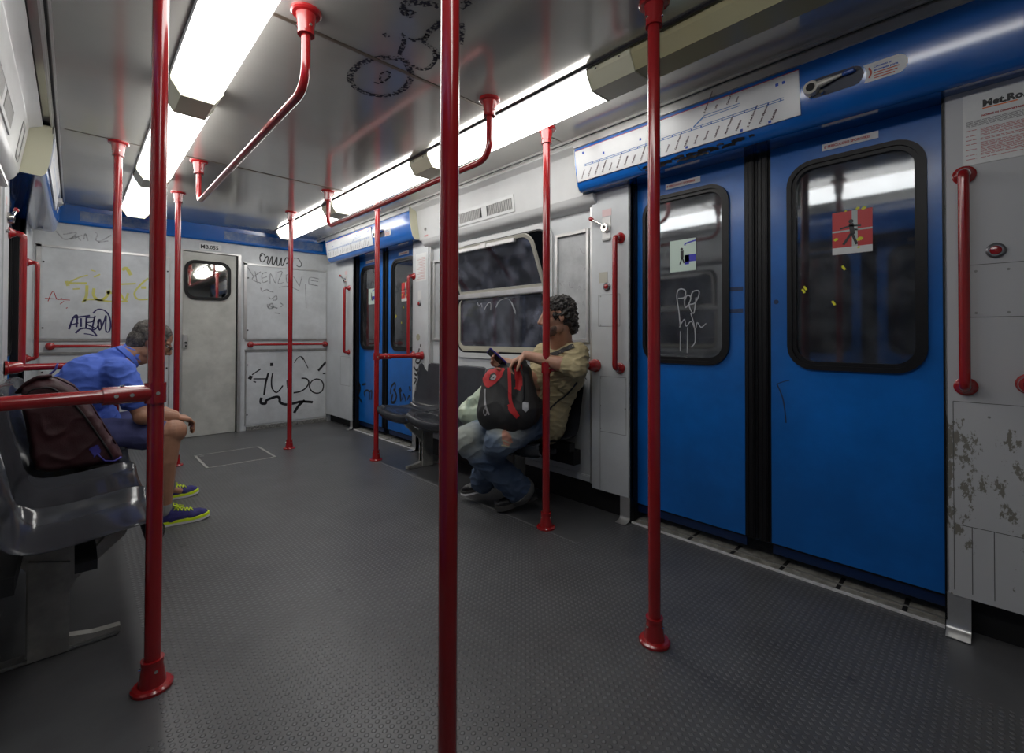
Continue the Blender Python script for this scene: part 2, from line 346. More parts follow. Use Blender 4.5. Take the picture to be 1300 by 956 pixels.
# marker strokes, in metres on the surface they are drawn on
STROKES = {
 'onmnos': [(0.012,[(1.591,2.033),(1.569,2.007),(1.577,1.961),(1.605,1.956),(1.627,1.998),(1.612,2.043),(1.583,2.048),(1.569,2.015)]),(0.012,[(1.627,1.998),(1.648,2.024),(1.658,2.002),(1.649,1.946),(1.667,1.94),(1.692,2.014),(1.702,2.023),(1.702,1.944),(1.721,1.938),(1.746,2.012),(1.755,2.021),(1.755,1.938),(1.776,1.931),(1.799,2.011),(1.805,2.019),(1.803,1.944),(1.821,1.936),(1.845,2.008),(1.863,2.034),(1.881,2.012),(1.875,1.971),(1.856,1.961)]),(0.009,[(1.947,2.036),(1.986,2.041),(2.018,2.012),(2.037,1.964),(2.011,1.937),(1.979,1.95)])],
 'kenzone': [(0.006,[(1.517,1.835),(1.541,1.698)]),(0.006,[(1.578,1.836),(1.488,1.742),(1.579,1.701)]),(0.006,[(1.438,1.876),(1.501,1.775)]),(0.006,[(1.642,1.835),(1.592,1.806),(1.6,1.713),(1.654,1.734)]),(0.006,[(1.593,1.76),(1.643,1.78)]),(0.006,[(1.679,1.704),(1.683,1.823),(1.738,1.717),(1.744,1.857)]),(0.006,[(1.759,1.846),(1.811,1.854),(1.767,1.719),(1.835,1.733)]),(0.006,[(1.857,1.823),(1.865,1.735),(1.911,1.747),(1.91,1.828),(1.857,1.823)]),(0.006,[(1.941,1.815),(2.012,1.698)]),(0.006,[(2.012,1.698),(2.043,1.824)]),(0.006,[(2.124,1.732),(2.135,1.816),(2.247,1.809)]),(0.006,[(2.135,1.783),(2.239,1.775)]),(0.006,[(2.124,1.732),(2.239,1.721)]),(0.006,[(2.084,1.729),(2.094,1.431)]),(0.005,[(1.775,1.664),(1.881,1.688),(2.013,1.641)]),(0.008,[(1.579,1.649),(1.594,1.608),(1.644,1.63),(1.673,1.614),(1.717,1.604)]),(0.007,[(1.666,1.545),(1.695,1.523),(1.746,1.566),(1.754,1.519),(1.71,1.508)]),(0.01,[(1.652,1.458),(1.667,1.412),(1.711,1.421),(1.703,1.469),(1.674,1.443),(1.762,1.416)]),(0.008,[(1.733,1.359),(1.792,1.353)]),(0.008,[(1.791,1.481),(1.822,1.459),(1.799,1.433)])],
 'tag_low': [(0.045,[(1.462,0.615),(1.497,0.598)]),(0.014,[(1.496,0.636),(1.587,0.701)]),(0.014,[(1.51,0.589),(1.652,0.581)]),(0.03,[(1.527,0.56),(1.522,0.548)]),(0.022,[(1.669,0.65),(1.652,0.581),(1.638,0.519),(1.625,0.395)]),(0.016,[(1.716,0.648),(1.703,0.562),(1.711,0.467),(1.755,0.412),(1.799,0.444),(1.829,0.49)]),(0.035,[(1.704,0.767),(1.704,0.727)]),(0.01,[(1.957,0.757),(2.003,0.821),(2.05,0.828),(2.083,0.769),(2.123,0.685)]),(0.022,[(2.042,0.828),(2.066,0.795)]),(0.012,[(1.874,0.551),(1.882,0.454)]),(0.018,[(2.044,0.565),(2.108,0.553),(2.133,0.502),(2.093,0.438),(2.03,0.402),(1.952,0.392)]),(0.016,[(2.231,0.546),(2.173,0.524),(2.141,0.46),(2.174,0.39),(2.24,0.363),(2.298,0.389),(2.315,0.464),(2.281,0.526),(2.222,0.546)]),(0.028,[(2.347,0.757),(2.247,0.646)]),(0.035,[(2.322,0.617),(2.322,0.6)]),(0.03,[(1.596,0.366),(1.59,0.305),(1.64,0.292),(1.654,0.33),(1.755,0.36),(1.793,0.341),(1.8,0.292),(1.861,0.259),(1.953,0.262),(2.046,0.277),(2.183,0.256)]),(0.032,[(2.086,0.29),(2.015,0.231),(1.961,0.147)])],
 'yellow': [(0.03,[(-0.06,1.562),(-0.037,1.568)]),(0.012,[(-0.037,1.568),(0.086,1.578)]),(0.03,[(0.011,1.525),(0.013,1.512)]),(0.014,[(0.086,1.559),(0.083,1.464),(0.067,1.407)]),(0.014,[(0.135,1.534),(0.133,1.467),(0.172,1.422),(0.222,1.454),(0.243,1.513)]),(0.022,[(0.236,1.522),(0.251,1.485)]),(0.022,[(0.131,1.706),(0.128,1.696)]),(0.018,[(0.341,1.727),(0.371,1.75),(0.407,1.684)]),(0.01,[(0.324,1.588),(0.446,1.604)]),(0.012,[(0.325,1.499),(0.363,1.433),(0.386,1.503)]),(0.01,[(0.541,1.666),(0.478,1.59),(0.435,1.507),(0.463,1.448),(0.542,1.453)]),(0.016,[(0.486,1.566),(0.525,1.569)]),(0.01,[(0.053,1.396),(0.108,1.428),(0.244,1.416),(0.386,1.424)]),(0.008,[(-0.037,1.577),(0.037,1.63),(0.092,1.654)]),(0.008,[(0.134,1.639),(0.177,1.672)])],
 'redscrib': [(0.006,[(-0.193,1.42),(-0.029,1.411)]),(0.006,[(-0.173,1.393),(-0.142,1.486),(-0.115,1.415),(-0.082,1.426)]),(0.006,[(-0.095,1.37),(-0.069,1.399)]),(0.012,[(-0.052,1.341),(-0.048,1.335)])],
 'atrin': [(0.014,[(-0.033,1.141),(-0.007,1.244),(0.02,1.269),(0.017,1.161)]),(0.012,[(-0.027,1.178),(0.03,1.202)]),(0.016,[(0.002,1.25),(0.11,1.272)]),(0.014,[(0.047,1.246),(0.048,1.165)]),(0.014,[(0.085,1.256),(0.083,1.152)]),(0.012,[(0.085,1.252),(0.138,1.254),(0.127,1.216),(0.082,1.199),(0.153,1.148)]),(0.012,[(0.145,1.273),(0.128,1.147),(0.16,1.159),(0.181,1.24),(0.193,1.148)]),(0.012,[(0.181,1.24),(0.167,1.22),(0.179,1.134),(0.21,1.222),(0.224,1.276),(0.222,1.145),(0.24,1.116),(0.257,1.164),(0.25,1.261),(0.216,1.322),(0.166,1.335),(0.13,1.296)]),(0.014,[(0.012,1.104),(0.041,1.142),(0.083,1.152),(0.125,1.134),(0.161,1.077)]),(0.01,[(0.069,1.101),(0.111,1.094),(0.151,1.077)])],
 'faint_top': [(0.006,[(-0.128,2.042),(-0.07,1.971),(0.008,2.01),(0.039,1.973)]),(0.006,[(-0.08,2.016),(0.008,2.044),(-0.031,1.977),(0.048,2.029)]),(0.006,[(0.059,1.99),(0.07,2.047),(0.089,1.98)]),(0.006,[(0.139,2.071),(0.155,2.053),(0.145,1.996),(0.182,1.994),(0.255,2.061)]),(0.006,[(0.161,1.977),(0.234,2.001)])],
 'ceil_ring': [(0.03,[(1.033,1.779),(0.986,1.8),(0.949,1.835),(0.913,1.913),(0.905,1.995),(0.923,2.077),(0.967,2.131),(1.038,2.151),(1.108,2.119),(1.148,2.033),(1.146,1.936),(1.112,1.852),(1.069,1.806),(1.036,1.776)]),(0.012,[(1.02,2.032),(1.045,2.02),(1.052,1.955),(1.038,1.911),(1.011,1.916),(1.021,1.973),(1.056,2.021)])],
 'ceil_curve': [(0.022,[(1.01,1.781),(0.987,1.726),(0.969,1.67),(0.941,1.645),(0.943,1.626)]),(0.022,[(0.883,1.675),(0.906,1.686)]),(0.02,[(0.962,1.642),(0.992,1.631),(1.014,1.592),(1.012,1.56),(1.028,1.614),(1.061,1.619),(1.096,1.641),(1.131,1.686),(1.142,1.758),(1.12,1.789),(1.078,1.787)]),(0.026,[(1.006,1.549),(1.009,1.498),(0.997,1.454)]),(0.026,[(0.894,1.43),(0.91,1.428),(0.928,1.404),(0.958,1.404)]),(0.034,[(0.886,1.43),(0.873,1.45),(0.86,1.476),(0.873,1.506),(0.898,1.519),(0.895,1.485)]),(0.03,[(1.016,1.355),(1.015,1.328),(1.021,1.302)]),(0.024,[(1.068,1.417),(1.096,1.447),(1.143,1.522)]),(0.022,[(1.136,1.671),(1.105,1.632),(1.077,1.621)])],
 'pane_scratch': [(0.006,[(1.218,1.136),(1.226,1.224),(1.238,1.303),(1.23,1.341),(1.207,1.347),(1.187,1.332),(1.195,1.3),(1.23,1.297)]),(0.006,[(1.195,1.295),(1.189,1.245),(1.167,1.266),(1.158,1.298),(1.178,1.31),(1.195,1.278)]),(0.006,[(1.158,1.303),(1.144,1.329),(1.113,1.329),(1.117,1.295),(1.139,1.264),(1.167,1.255),(1.142,1.21),(1.128,1.296)]),(0.005,[(1.224,1.136),(1.195,1.179),(1.184,1.141),(1.156,1.168),(1.133,1.124),(1.122,1.161),(1.101,1.134),(1.074,1.155)]),(0.005,[(1.158,1.211),(1.139,1.146),(1.134,1.059),(1.156,1.027)]),(0.004,[(1.218,1.114),(1.219,1.004)]),(0.004,[(1.176,1.135),(1.179,0.994)])],
 'door2_tagL': [(0.02,[(5.178,0.543),(5.139,0.478),(5.184,0.406)]),(0.012,[(5.084,0.524),(4.992,0.54)]),(0.012,[(5.008,0.389),(5.034,0.436),(4.973,0.467),(4.912,0.455),(4.9,0.366)]),(0.01,[(4.901,0.456),(4.849,0.469),(4.865,0.37)]),(0.014,[(5.176,0.373),(5.081,0.315)])],
 'door2_tagR': [(0.012,[(4.429,0.475),(4.408,0.553),(4.333,0.597),(4.332,0.529)]),(0.014,[(4.362,0.534),(4.302,0.471),(4.346,0.399),(4.407,0.401),(4.377,0.48)]),(0.03,[(4.244,0.551),(4.214,0.509)]),(0.016,[(4.229,0.508),(4.213,0.42)]),(0.01,[(4.185,0.438),(4.157,0.5),(4.114,0.431)]),(0.016,[(4.046,0.589),(4.032,0.54)]),(0.01,[(4.086,0.448),(4.045,0.495),(4.031,0.425)])],
 'pillar2_tag': [(0.012,[(3.72,1.01),(3.726,0.987)]),(0.012,[(3.742,0.971),(3.77,0.909),(3.805,0.846),(3.755,0.832),(3.722,0.872),(3.742,0.91)]),(0.014,[(3.842,0.797),(3.784,0.761),(3.727,0.803),(3.783,0.722),(3.827,0.735)]),(0.012,[(3.826,0.689),(3.791,0.675),(3.841,0.625)])],
 'panel_tag_near': [(0.005,[(1.884,1.531),(1.862,1.542),(1.857,1.511)]),(0.005,[(1.846,1.502),(1.836,1.526),(1.823,1.495)]),(0.006,[(2.053,1.46),(2.041,1.423),(2.024,1.457),(2.012,1.421)]),(0.006,[(1.972,1.444),(1.961,1.408),(1.939,1.411),(1.933,1.445)]),(0.007,[(1.878,1.436),(1.9,1.421),(1.876,1.402),(1.906,1.386)]),(0.007,[(1.82,1.431),(1.846,1.421),(1.846,1.391),(1.82,1.385)]),(0.006,[(1.911,1.309),(1.878,1.311),(1.905,1.287),(1.873,1.281)]),(0.006,[(1.857,1.272),(1.852,1.314),(1.836,1.271)]),(0.005,[(1.879,1.66),(1.857,1.623),(1.82,1.626)])],
 'pane2_scratch': [(0.006,[(2.709,1.311),(2.663,1.361),(2.559,1.365),(2.487,1.252)]),(0.006,[(2.937,1.365),(2.92,1.331),(2.886,1.351),(2.878,1.319)]),(0.006,[(2.853,1.296),(2.804,1.347),(2.772,1.345),(2.772,1.293)]),(0.006,[(2.53,1.343),(2.487,1.262),(2.501,1.302)])],
}

# ------------------------------------------------------------------ sides of the carriage
# depth d counts outwards from the face of the door pillars; X() turns it into world x
class Side:
    def __init__(s, sign, face, hdr_top, hdr_bot): s.s = sign; s.face = face; s.ht = hdr_top; s.hb = hdr_bot; s.n = 'right' if sign > 0 else 'left'
    def X(s, d): return s.face+s.s*d
    def mp(s, d0): return lambda u, v, w: (s.X(d0+w), u, v)
    def bx(s, bm, d0, d1, y0, y1, z0, z1): return box(bm, s.X(d0), s.X(d1), y0, y1, z0, z1)
RS = Side(1, 2.35, -.15, -.10)
LS = Side(-1, -.272, -.177, -.142)
YB = 5.942; YF = -1.35; ZC = 2.285
D1 = (.148, 1.482); D2 = (3.876, 5.165)
BAY = (1.765, 3.592)

# ---- floor
bm = B(); box(bm, -.55, 2.65, YF, YB+.05, -.05, 0)
fl = obj('floor', bm, FLOOR, kind='structure')
# ---- ceiling
bm = B(); box(bm, -.20, 2.30, YF, YB+.1, ZC, ZC+.05)
ceiling = obj('ceiling', bm, CEIL, kind='structure')
bm = B()
for x in (.63, 1.12, 1.5): pass
for y in (-.03, 1.858, 3.738):
    box(bm, .53, 1.65, y-.009, y+.009, ZC-.003, ZC-.0005)
    box(bm, -.05, .30, y-.004, y+.004, ZC-.002, ZC-.0005)
    box(bm, 1.88, 2.17, y-.004, y+.004, ZC-.002, ZC-.0005)
obj('ceiling_joint', bm, mat('joint_bronze', (.16, .13, .10), .35, metal=.6), ceiling)
graffiti('ceil_ring', SPRAY, ceiling, lambda u, v, w: (u, v, ZC-.0015))
graffiti('ceil_curve', SPRAY, ceiling, lambda u, v, w: (u, v, ZC-.0012))
# ---- long ceiling edge trims
def ceiling_trim(n, xs, sgn):
    bm = B()
    box(bm, xs-.004, xs+.004, YF, YB, ZC-.012, ZC); box(bm, min(xs+sgn*.016, xs+sgn*.024), max(xs+sgn*.016, xs+sgn*.024), YF, YB, ZC-.018, ZC)
    box(bm, xs+sgn*.026-.004, xs+sgn*.026+.004, YF, YB, ZC-.030, ZC)
    obj('trim_%d' % n, bm, ALU, kind='structure')
    bm = B(); box(bm, xs+sgn*.008, xs+sgn*.016, YF, YB, ZC-.008, ZC-.001)
    obj('trim_%d' % (n+1), bm, BLACK, kind='structure')
ceiling_trim(1, 2.19, 1); ceiling_trim(3, -.075, -1)
for n, (xa, xb) in enumerate(((1.642, 1.652), (.302, .310))):
    bm = B(); box(bm, xa, xb, YF, YB-.27, ZC-.010, ZC)
    obj('trim_%d' % (5+n), bm, mat('dark_trim', (.03, .03, .035), .3, metal=.3), kind='structure')

# ---- back wall
wb = thing('wall_back', (1.05, YB, 0), kind='structure')
bm = B()
mpb = lambda u, v, w: (u, YB+w, v)
DB = (.80, 1.372, 0.0, 2.0)
plate(bm, [(-.55, 0), (DB[0], 0), (DB[0], DB[3]), (DB[1], DB[3]), (DB[1], 0), (2.65, 0), (2.65, 2.4), (-.55, 2.4)], [], mpb, .05)
obj('wall_panel', bm, BACKP, wb)
def raised_panel(x0, x1, z0, z1, parent, w=.03):
    bm = B(); box(bm, x0, x1, YB-.006, YB-.0005, z0, z1); bevel(bm, .002)
    obj('inset_panel', bm, BACKP, parent)
    bm = B()
    for a in ((x0-w, x0, z0, z1+w), (x1, x1+.008, z0, z1), (x0-w, x1+.008, z1, z1+w*.7)):
        box(bm, a[0], a[1], YB-.012, YB-.0005, a[2], a[3])
    obj('panel_edge_strip', bm, ALU, parent)
raised_panel(-.22, .715, 1.055, 1.885, wb); raised_panel(1.435, 2.345, 1.055, 1.90, wb)
raised_panel(-.22, .715, .06, .90, wb, .012); raised_panel(1.435, 2.345, .06, .90, wb, .012)
bm = B()
for x0, x1 in ((-.26, .74), (1.42, 2.36)):
    box(bm, x0, x1, YB-.012, YB-.0005, .905, .93); box(bm, x0, x1, YB-.012, YB-.0005, 1.03, 1.05)
obj('panel_strip', bm, ALUD, wb)
bm = B()
for x in (1.447, -.205, .70):
    for z in (1.15, 1.75, .75, .18): sweep(bm, [(x, YB-.006, z), (x, YB-.011, z)], .008, 10)
obj('panel_screw', bm, BLACK, wb)
bm = B()
for x0, x1 in ((1.44, 2.35), (-.22, .76)): box(bm, x0, x1, YB-.03, YB-.0005, .0, .045)
obj('kick_strip', bm, mat('speckled_kick', (.30, .30, .28), .6, var=.75, vscale=45), wb)
MARKD = mat('dark_grey_marker', (.09, .09, .10), .5, var=.9, vscale=45, vcol=(.36, .37, .38, 1))
for k, mtl in (('onmnos', INKK), ('kenzone', MARKD), ('tag_low', INKK), ('yellow', YEL), ('redscrib', INKR), ('atrin', mat('violet_ink', (.02, .015, .10), .5)), ('faint_top', MARKF)):
    graffiti(k, mtl, wb, (lambda u, v, w: (u, YB-.0068, v)) if k not in ('onmnos', 'faint_top') else (lambda u, v, w: (u, YB-.0008, v)), wscale=1.6 if k in ('kenzone', 'faint_top', 'yellow') else 1)
# blue strip over the back wall
bm = B(); extrude = [(YB-.05, ZC), (YB, ZC), (YB, 2.12), (YB-.022, 2.12), (YB-.03, 2.135)]
a = [bm.verts.new((-.25, y, z)) for y, z in extrude]; b_ = [bm.verts.new((2.35, y, z)) for y, z in extrude]
for i in range(5): bm.faces.new((a[i], a[(i+1) % 5], b_[(i+1) % 5], b_[i]))
bm.faces.new(a[::-1]); bm.faces.new(b_)
hb = obj('trim_7', bm, BLUEH, kind='structure')
def onblue(z, o=.0015): return YB-.03-(z-2.135)/(ZC-2.135)*.02-o
bm = B()
for x0, x1 in ((.03, .62), (1.20, 2.28)):
    n = int((x1-x0)/.075)
    for i in range(n):
        xa = x0+(x1-x0)*i/n; xb = x0+(x1-x0)*(i+1)/n
        vs = [bm.verts.new((xa, onblue(2.155), 2.155)), bm.verts.new((xb, onblue(2.155), 2.155)), bm.verts.new((xb, onblue(2.245), 2.245)), bm.verts.new((xa, onblue(2.245), 2.245))]
        bm.faces.new(vs)
obj('torn_poster_strip', bm, mat('torn_paper', (.25, .30, .40), .5, var=.45, vscale=16, vcol=(.04, .12, .35, 1)), hb)

# ---- cab door in the back wall
d5 = thing('door_5', (1.087, YB, 0), kind='structure')
bm = B(); plate(bm, [(.83, .005), (1.33, .005), (1.33, 1.985), (.83, 1.985)], [rrect(.862, 1.258, 1.495, 1.88, .09)], lambda u, v, w: (u, YB+.012+w, v), .03)
leaf = obj('leaf', bm, DOORCREAM, d5)
bm = B(); plate(bm, rrect(.844, 1.276, 1.475, 1.90, .10), [rrect(.874, 1.246, 1.505, 1.87, .075)], lambda u, v, w: (u, YB-.004+w, v), .02)
obj('window_gasket', bm, RUB, d5)
bm = B(); box(bm, .862, 1.258, YB+.02, YB+.025, 1.495, 1.88); obj('mirror_glass', bm, MIRROR, d5)
bm = B()
box(bm, .80, .83, YB-.004, YB+.05, 0, 2.0); box(bm, 1.345, 1.375, YB-.012, YB+.05, 0, 2.0); box(bm, .80, 1.372, YB-.006, YB+.05, 1.99, 2.005)
obj('door_frame', bm, ALU, d5)
bm = B(); box(bm, 1.33, 1.345, YB+.02, YB+.05, 0, 1.99); obj('door_gap_seal', bm, BLACK, d5)
bm = B(); box(bm, .836, .878, YB-.006, YB+.012, .955, 1.10); bevel(bm, .004); lk = obj('lock_plate', bm, ALU, d5)
bm = B(); sweep(bm, [(.862, YB-.004, 1.01), (.862, YB-.018, 1.01)], .012, 14); box(bm, .856, .868, YB-.012, YB-.005, .965, .985); obj('lock_cylinder', bm, BLACK, lk)
t = thing('number_plate', (1.077, YB-.001, 2.035), 'white plate with the black number MB.055 above the cab door', 'sign')
bm = B(); box(bm, .975, 1.18, YB-.003, YB-.0005, 2.018, 2.088); bevel(bm, .001, 1); obj('plate', bm, STICK, t)
text('lettering', 'MB.055', .058, (.985, YB-.0035, 2.033), (1, 0, 0), (0, 0, 1), INKK, t, bold=.0015, sx=.95)

# ---- wall behind the camera
bm = B(); box(bm, -.55, 2.65, YF-.05, YF, 0, 2.4); obj('wall_front', bm, PAINT, kind='structure')

# ---- side walls
def pillar(S, y0, y1, z0, parent, material, name='pillar_panel'):
    bm = B(); S.bx(bm, 0, .045, y0, y1, z0, 2.0)
    bmesh.ops.bevel(bm, geom=[e for e in bm.edges if abs(e.verts[0].co.z-e.verts[1].co.z) > 1], offset=.012, segments=3, affect='EDGES')
    return obj(name, bm, material, parent)
def side_wall(S):
    w = thing('wall_'+S.n, (S.X(.1), 2.3, 0), kind='structure')
    bm = B()
    for y0, y1 in ((YF, D1[0]-.05), (D1[1]+.06, D2[0]-.06), (D2[1]+.06, YB+.05)):
        # outer shell with the bay window opening cut out
        if y0 > 1 and y0 < 3:
            plate(bm, [(y0, 0), (y1, 0), (y1, 2.3), (y0, 2.3)], [rrect(2.14, 3.21, .935, 1.86, .08)], S.mp(.062), .03)
        else: plate(bm, [(y0, 0), (y1, 0), (y1, 2.3), (y0, 2.3)], [], S.mp(.062), .03)
    obj('outer_panel', bm, BLACK, w)
    # window bay panel
    bm = B(); plate(bm, [(BAY[0]-.01, .16), (BAY[1]+.01, .16), (BAY[1]+.01, 1.98), (BAY[0]-.01, 1.98)], [rrect(2.14, 3.21, .935, 1.86, .08)], S.mp(.045), .015)
    obj('bay_panel', bm, PAINT, w)
    bm = B(); S.bx(bm, .03, .058, BAY[0]-.005, BAY[1]+.005, .16, .20); bevel(bm, .005); obj('bay_foot_moulding', bm, PAINT, w)
    bm = B()
    S.bx(bm, .012, .0445, BAY[0], BAY[0]+.014, .165, 1.9); S.bx(bm, .012, .0445, BAY[1]-.014, BAY[1], .165, 1.9)
    obj('corner_strip', bm, ALU, w)
    pillar(S, YF, D1[0], .14, w, CHIP if S.s > 0 else PAINT)
    pillar(S, D1[1], BAY[0], .145, w, PAINT)
    p2 = pillar(S, BAY[1], D2[0], .145, w, PAINT)
    pillar(S, D2[1], YB-.002, .10, w, PAINT)
    if S.s > 0: graffiti('pillar2_tag', INKK, w, lambda u, v, q: (S.X(-.0008), u, v), wscale=1.5)
    # thin panel seams
    bm = B(); e = .0012
    def seam(y0, z0, y1, z1, t=.0022):
        if y0 == y1: S.bx(bm, -.0007, .003, y0-t/2, y0+t/2, z0, z1)
        else: S.bx(bm, -.0007, .003, y0, y1, z0-t/2, z0+t/2)
    for (a0, a1, zb, zt) in ((1.509, 1.693, .505, .842), (1.552, 1.705, 1.146, 1.338), (3.66, 3.82, .50, .84), (5.24, 5.50, .50, .84)):
        seam(a0, zb, a1, zb); seam(a0, zt, a1, zt); seam(a0, zb, a0, zt); seam(a1, zb, a1, zt)
    seam(1.693, .15, 1.693, .505)
    seam(-1.2, 1.343, .09, 1.343); seam(-1.2, 1.155, .09, 1.155); seam(-1.2, .848, .122, .848); seam(.122, .16, .122, .848); seam(-1.2, .40, .11, .40); seam(.02, .16, .02, .40); seam(.075, .16, .075, .40)
    obj('panel_seam', bm, mat('seam_dark', (.12, .12, .115), .7), w)
    bm = B()
    for (y, z) in ((1.69, .83), (1.515, .83), (1.69, .66), (1.515, .66), (1.69, .52), (1.69, 1.33), (1.565, 1.33), (1.69, 1.155), (1.565, 1.155),
                   (.06, 1.17), (-.02, 1.17), (-.02, 1.32), (.06, 1.32), (.03, .80)):
        sweep(bm, [(S.X(0), y, z), (S.X(-.002), y, z)], .0045, 8)
    obj('panel_screw', bm, ALUD, w)
    return w
WR = side_wall(RS); WL = side_wall(LS)

# kick brackets at the door edges
def bracket(S, y, label):
    bm = B()
    prof = fillet([(S.X(.004), 0, .145), (S.X(.004), 0, .012), (S.X(-.05), 0, .004)], .045, 8)
    pr = [(p.x, p.z) for p in prof]+[(p.x+S.s*.004, p.z-(.0035 if i == len(prof)-1 else 0)) for i, p in reversed(list(enumerate(prof)))]
    for p in range(len(pr)): pass
    extrude_y(bm, pr, y-.033, y+.033)
    o = obj('kick_bracket', bm, ALU, smooth=False); autosmooth(o)
    tag(o, label, 'bracket')
bracket(RS, .112, 'bent metal bracket joining the floor to the chipped panel right of the near door')
bracket(RS, 1.52, 'bent metal bracket at the floor left of the near blue door')
bracket(RS, 3.84, 'bent metal bracket at the floor beside the far blue door, nearer the seats')
bracket(RS, 5.20, 'bent metal bracket at the floor at the far edge of the far blue door')

# ---- door sills
def sill(S, n, Y0, Y1):
    t = thing('trim_%d' % n, (S.X(.1), (Y0+Y1)/2, 0), kind='structure')
    bm = B(); S.bx(bm, .02, .30, Y0, Y1, .0005, .006); obj('sill_plate', bm, mat('worn_sill_metal', (.50, .49, .44), .42, metal=.3, var=.35, vscale=18, vcol=(.22, .21, .18, 1)), t)
    bm = B(); S.bx(bm, .012, .021, Y0, Y1, .0005, .010); obj('sill_edge', bm, mat('bright_sill_edge', (.85, .85, .84), .4, metal=.0, var=.3, vscale=30), t)
    bm = B(); k = int((Y1-Y0)/.22)
    for i in range(k):
        y = Y0+.12+i*.22; S.bx(bm, .022, .16, y-.008, y+.008, .006, .0068)
    obj('sill_groove', bm, BLACK, t)
    bm = B(); S.bx(bm, .075, .085, Y0, Y1, .006, .010); obj('sill_lip', bm, ALUD, t)
sill(RS, 8, D1[0]-.0, D1[1]); sill(RS, 9, D2[0], D2[1]); sill(LS, 10, D1[0], D1[1]); sill(LS, 11, D2[0], D2[1])

# ---- sliding double doors
def door(S, n, Y0, Y1, c, tags=False):
    t = thing('door_%d' % n, (S.X(.1), c, 0), kind='structure')
    for (y0, y1, side) in ((Y0-.03, c-.060, 0), (c+.060, Y1+.03, 1)):
        if side == 0: wy0, wy1 = Y0+.047, c-.132
        else: wy0, wy1 = c+.132, Y1-.040
        o0, o1 = wy0, wy1; z0, z1 = .935, 1.885
        bm = B(); plate(bm, [(y0, .10), (y1, .10), (y1, 2.03), (y0, 2.03)], [rrect(o0+.02, o1-.02, z0+.02, z1-.02, .085)], S.mp(.08), .035)
        lf = obj('door_leaf', bm, BLUE, t)
        bm = B(); plate(bm, rrect(o0, o1, z0, z1, .105), [rrect(o0+.020, o1-.020, z0+.020, z1-.020, .088)], S.mp(.066), .02)
        plate(bm, rrect(o0+.018, o1-.018, z0+.018, z1-.018, .09), [rrect(o0+.037, o1-.037, z0+.037, z1-.037, .072)], S.mp(.074), .03)
        g = obj('window_gasket', bm, RUB, lf)
        bm = B(); S.bx(bm, .086, .092, o0+.03, o1-.03, z0+.03, z1-.03); obj('window_pane', bm, GLASS, lf)
        # rubber lips that meet in the middle
        ya, yb = (y1, c-.0015) if side == 0 else (c+.0015, y0)
        bm = B(); S.bx(bm, .070, .115, ya, yb, .10, 2.03)
        bmesh.ops.bevel(bm, geom=[e for e in bm.edges if abs(e.verts[0].co.z-e.verts[1].co.z) > 1], offset=.012, segments=4, affect='EDGES')
        for k in (.35, .7):
            yy = ya+(yb-ya)*k; S.bx(bm, .066, .072, yy-.003, yy+.003, .10, 2.03)
        obj('edge_seal', bm, RUB, t)
        bm = B(); S.bx(bm, .098, .112, y0, y1, .045, .10); obj('skirt', bm, mat('dark_blue_skirt', (.004, .02, .08), .3), lf)
        bm = B(); S.bx(bm, .092, .118, y0, y1, .088, .10); obj('lower_rail', bm, BLACK, lf)
        # warning strip above the window
        sy = (wy0+wy1)/2+.005
        bm = B(); S.bx(bm, .0775, .0795, sy-.10, sy+.10, 1.915, 1.945); st = obj('warning_sticker', bm, STICK, lf)
        xd = (0, -1, 0) if S.s > 0 else (0, 1, 0)
        text('sticker_text', "E' PERICOLOSO SPORGERSI", .0155, (S.X(.0768), sy+(.092 if S.s > 0 else -.092), 1.9245), xd, (0, 0, 1), INKR, lf, bold=.0006, sx=.86)
    # black reveal strips and backing between pillar and leaf
    bm = B()
    S.bx(bm, .046, .078, Y1-.002, Y1+.03, .0, 2.0); S.bx(bm, .046, .078, Y0-.03, Y0+.002, .0, 2.0)
    S.bx(bm, .004, .05, Y1, Y1+.006, .0, 2.0); S.bx(bm, .004, .05, Y0-.006, Y0, .0, 2.0)
    obj('reveal_seal', bm, RUB, t)
    return t
C1 = .818; C2 = 4.542
dA = door(RS, 1, D1[0], D1[1], C1); dB = door(RS, 2, D2[0], D2[1], C2)
dC = door(LS, 3, D1[0], D1[1], C1); dD = door(LS, 4, D2[0], D2[1], C2)
leaves = [c for c in dA.children if c.name.startswith('door_leaf')]
lfR, lfL = leaves[0], leaves[1]
graffiti('pane_scratch', mat('etched_scratch', (.35, .36, .38), .5), lfL, lambda u, v, w: (RS.X(.0845), u, v))
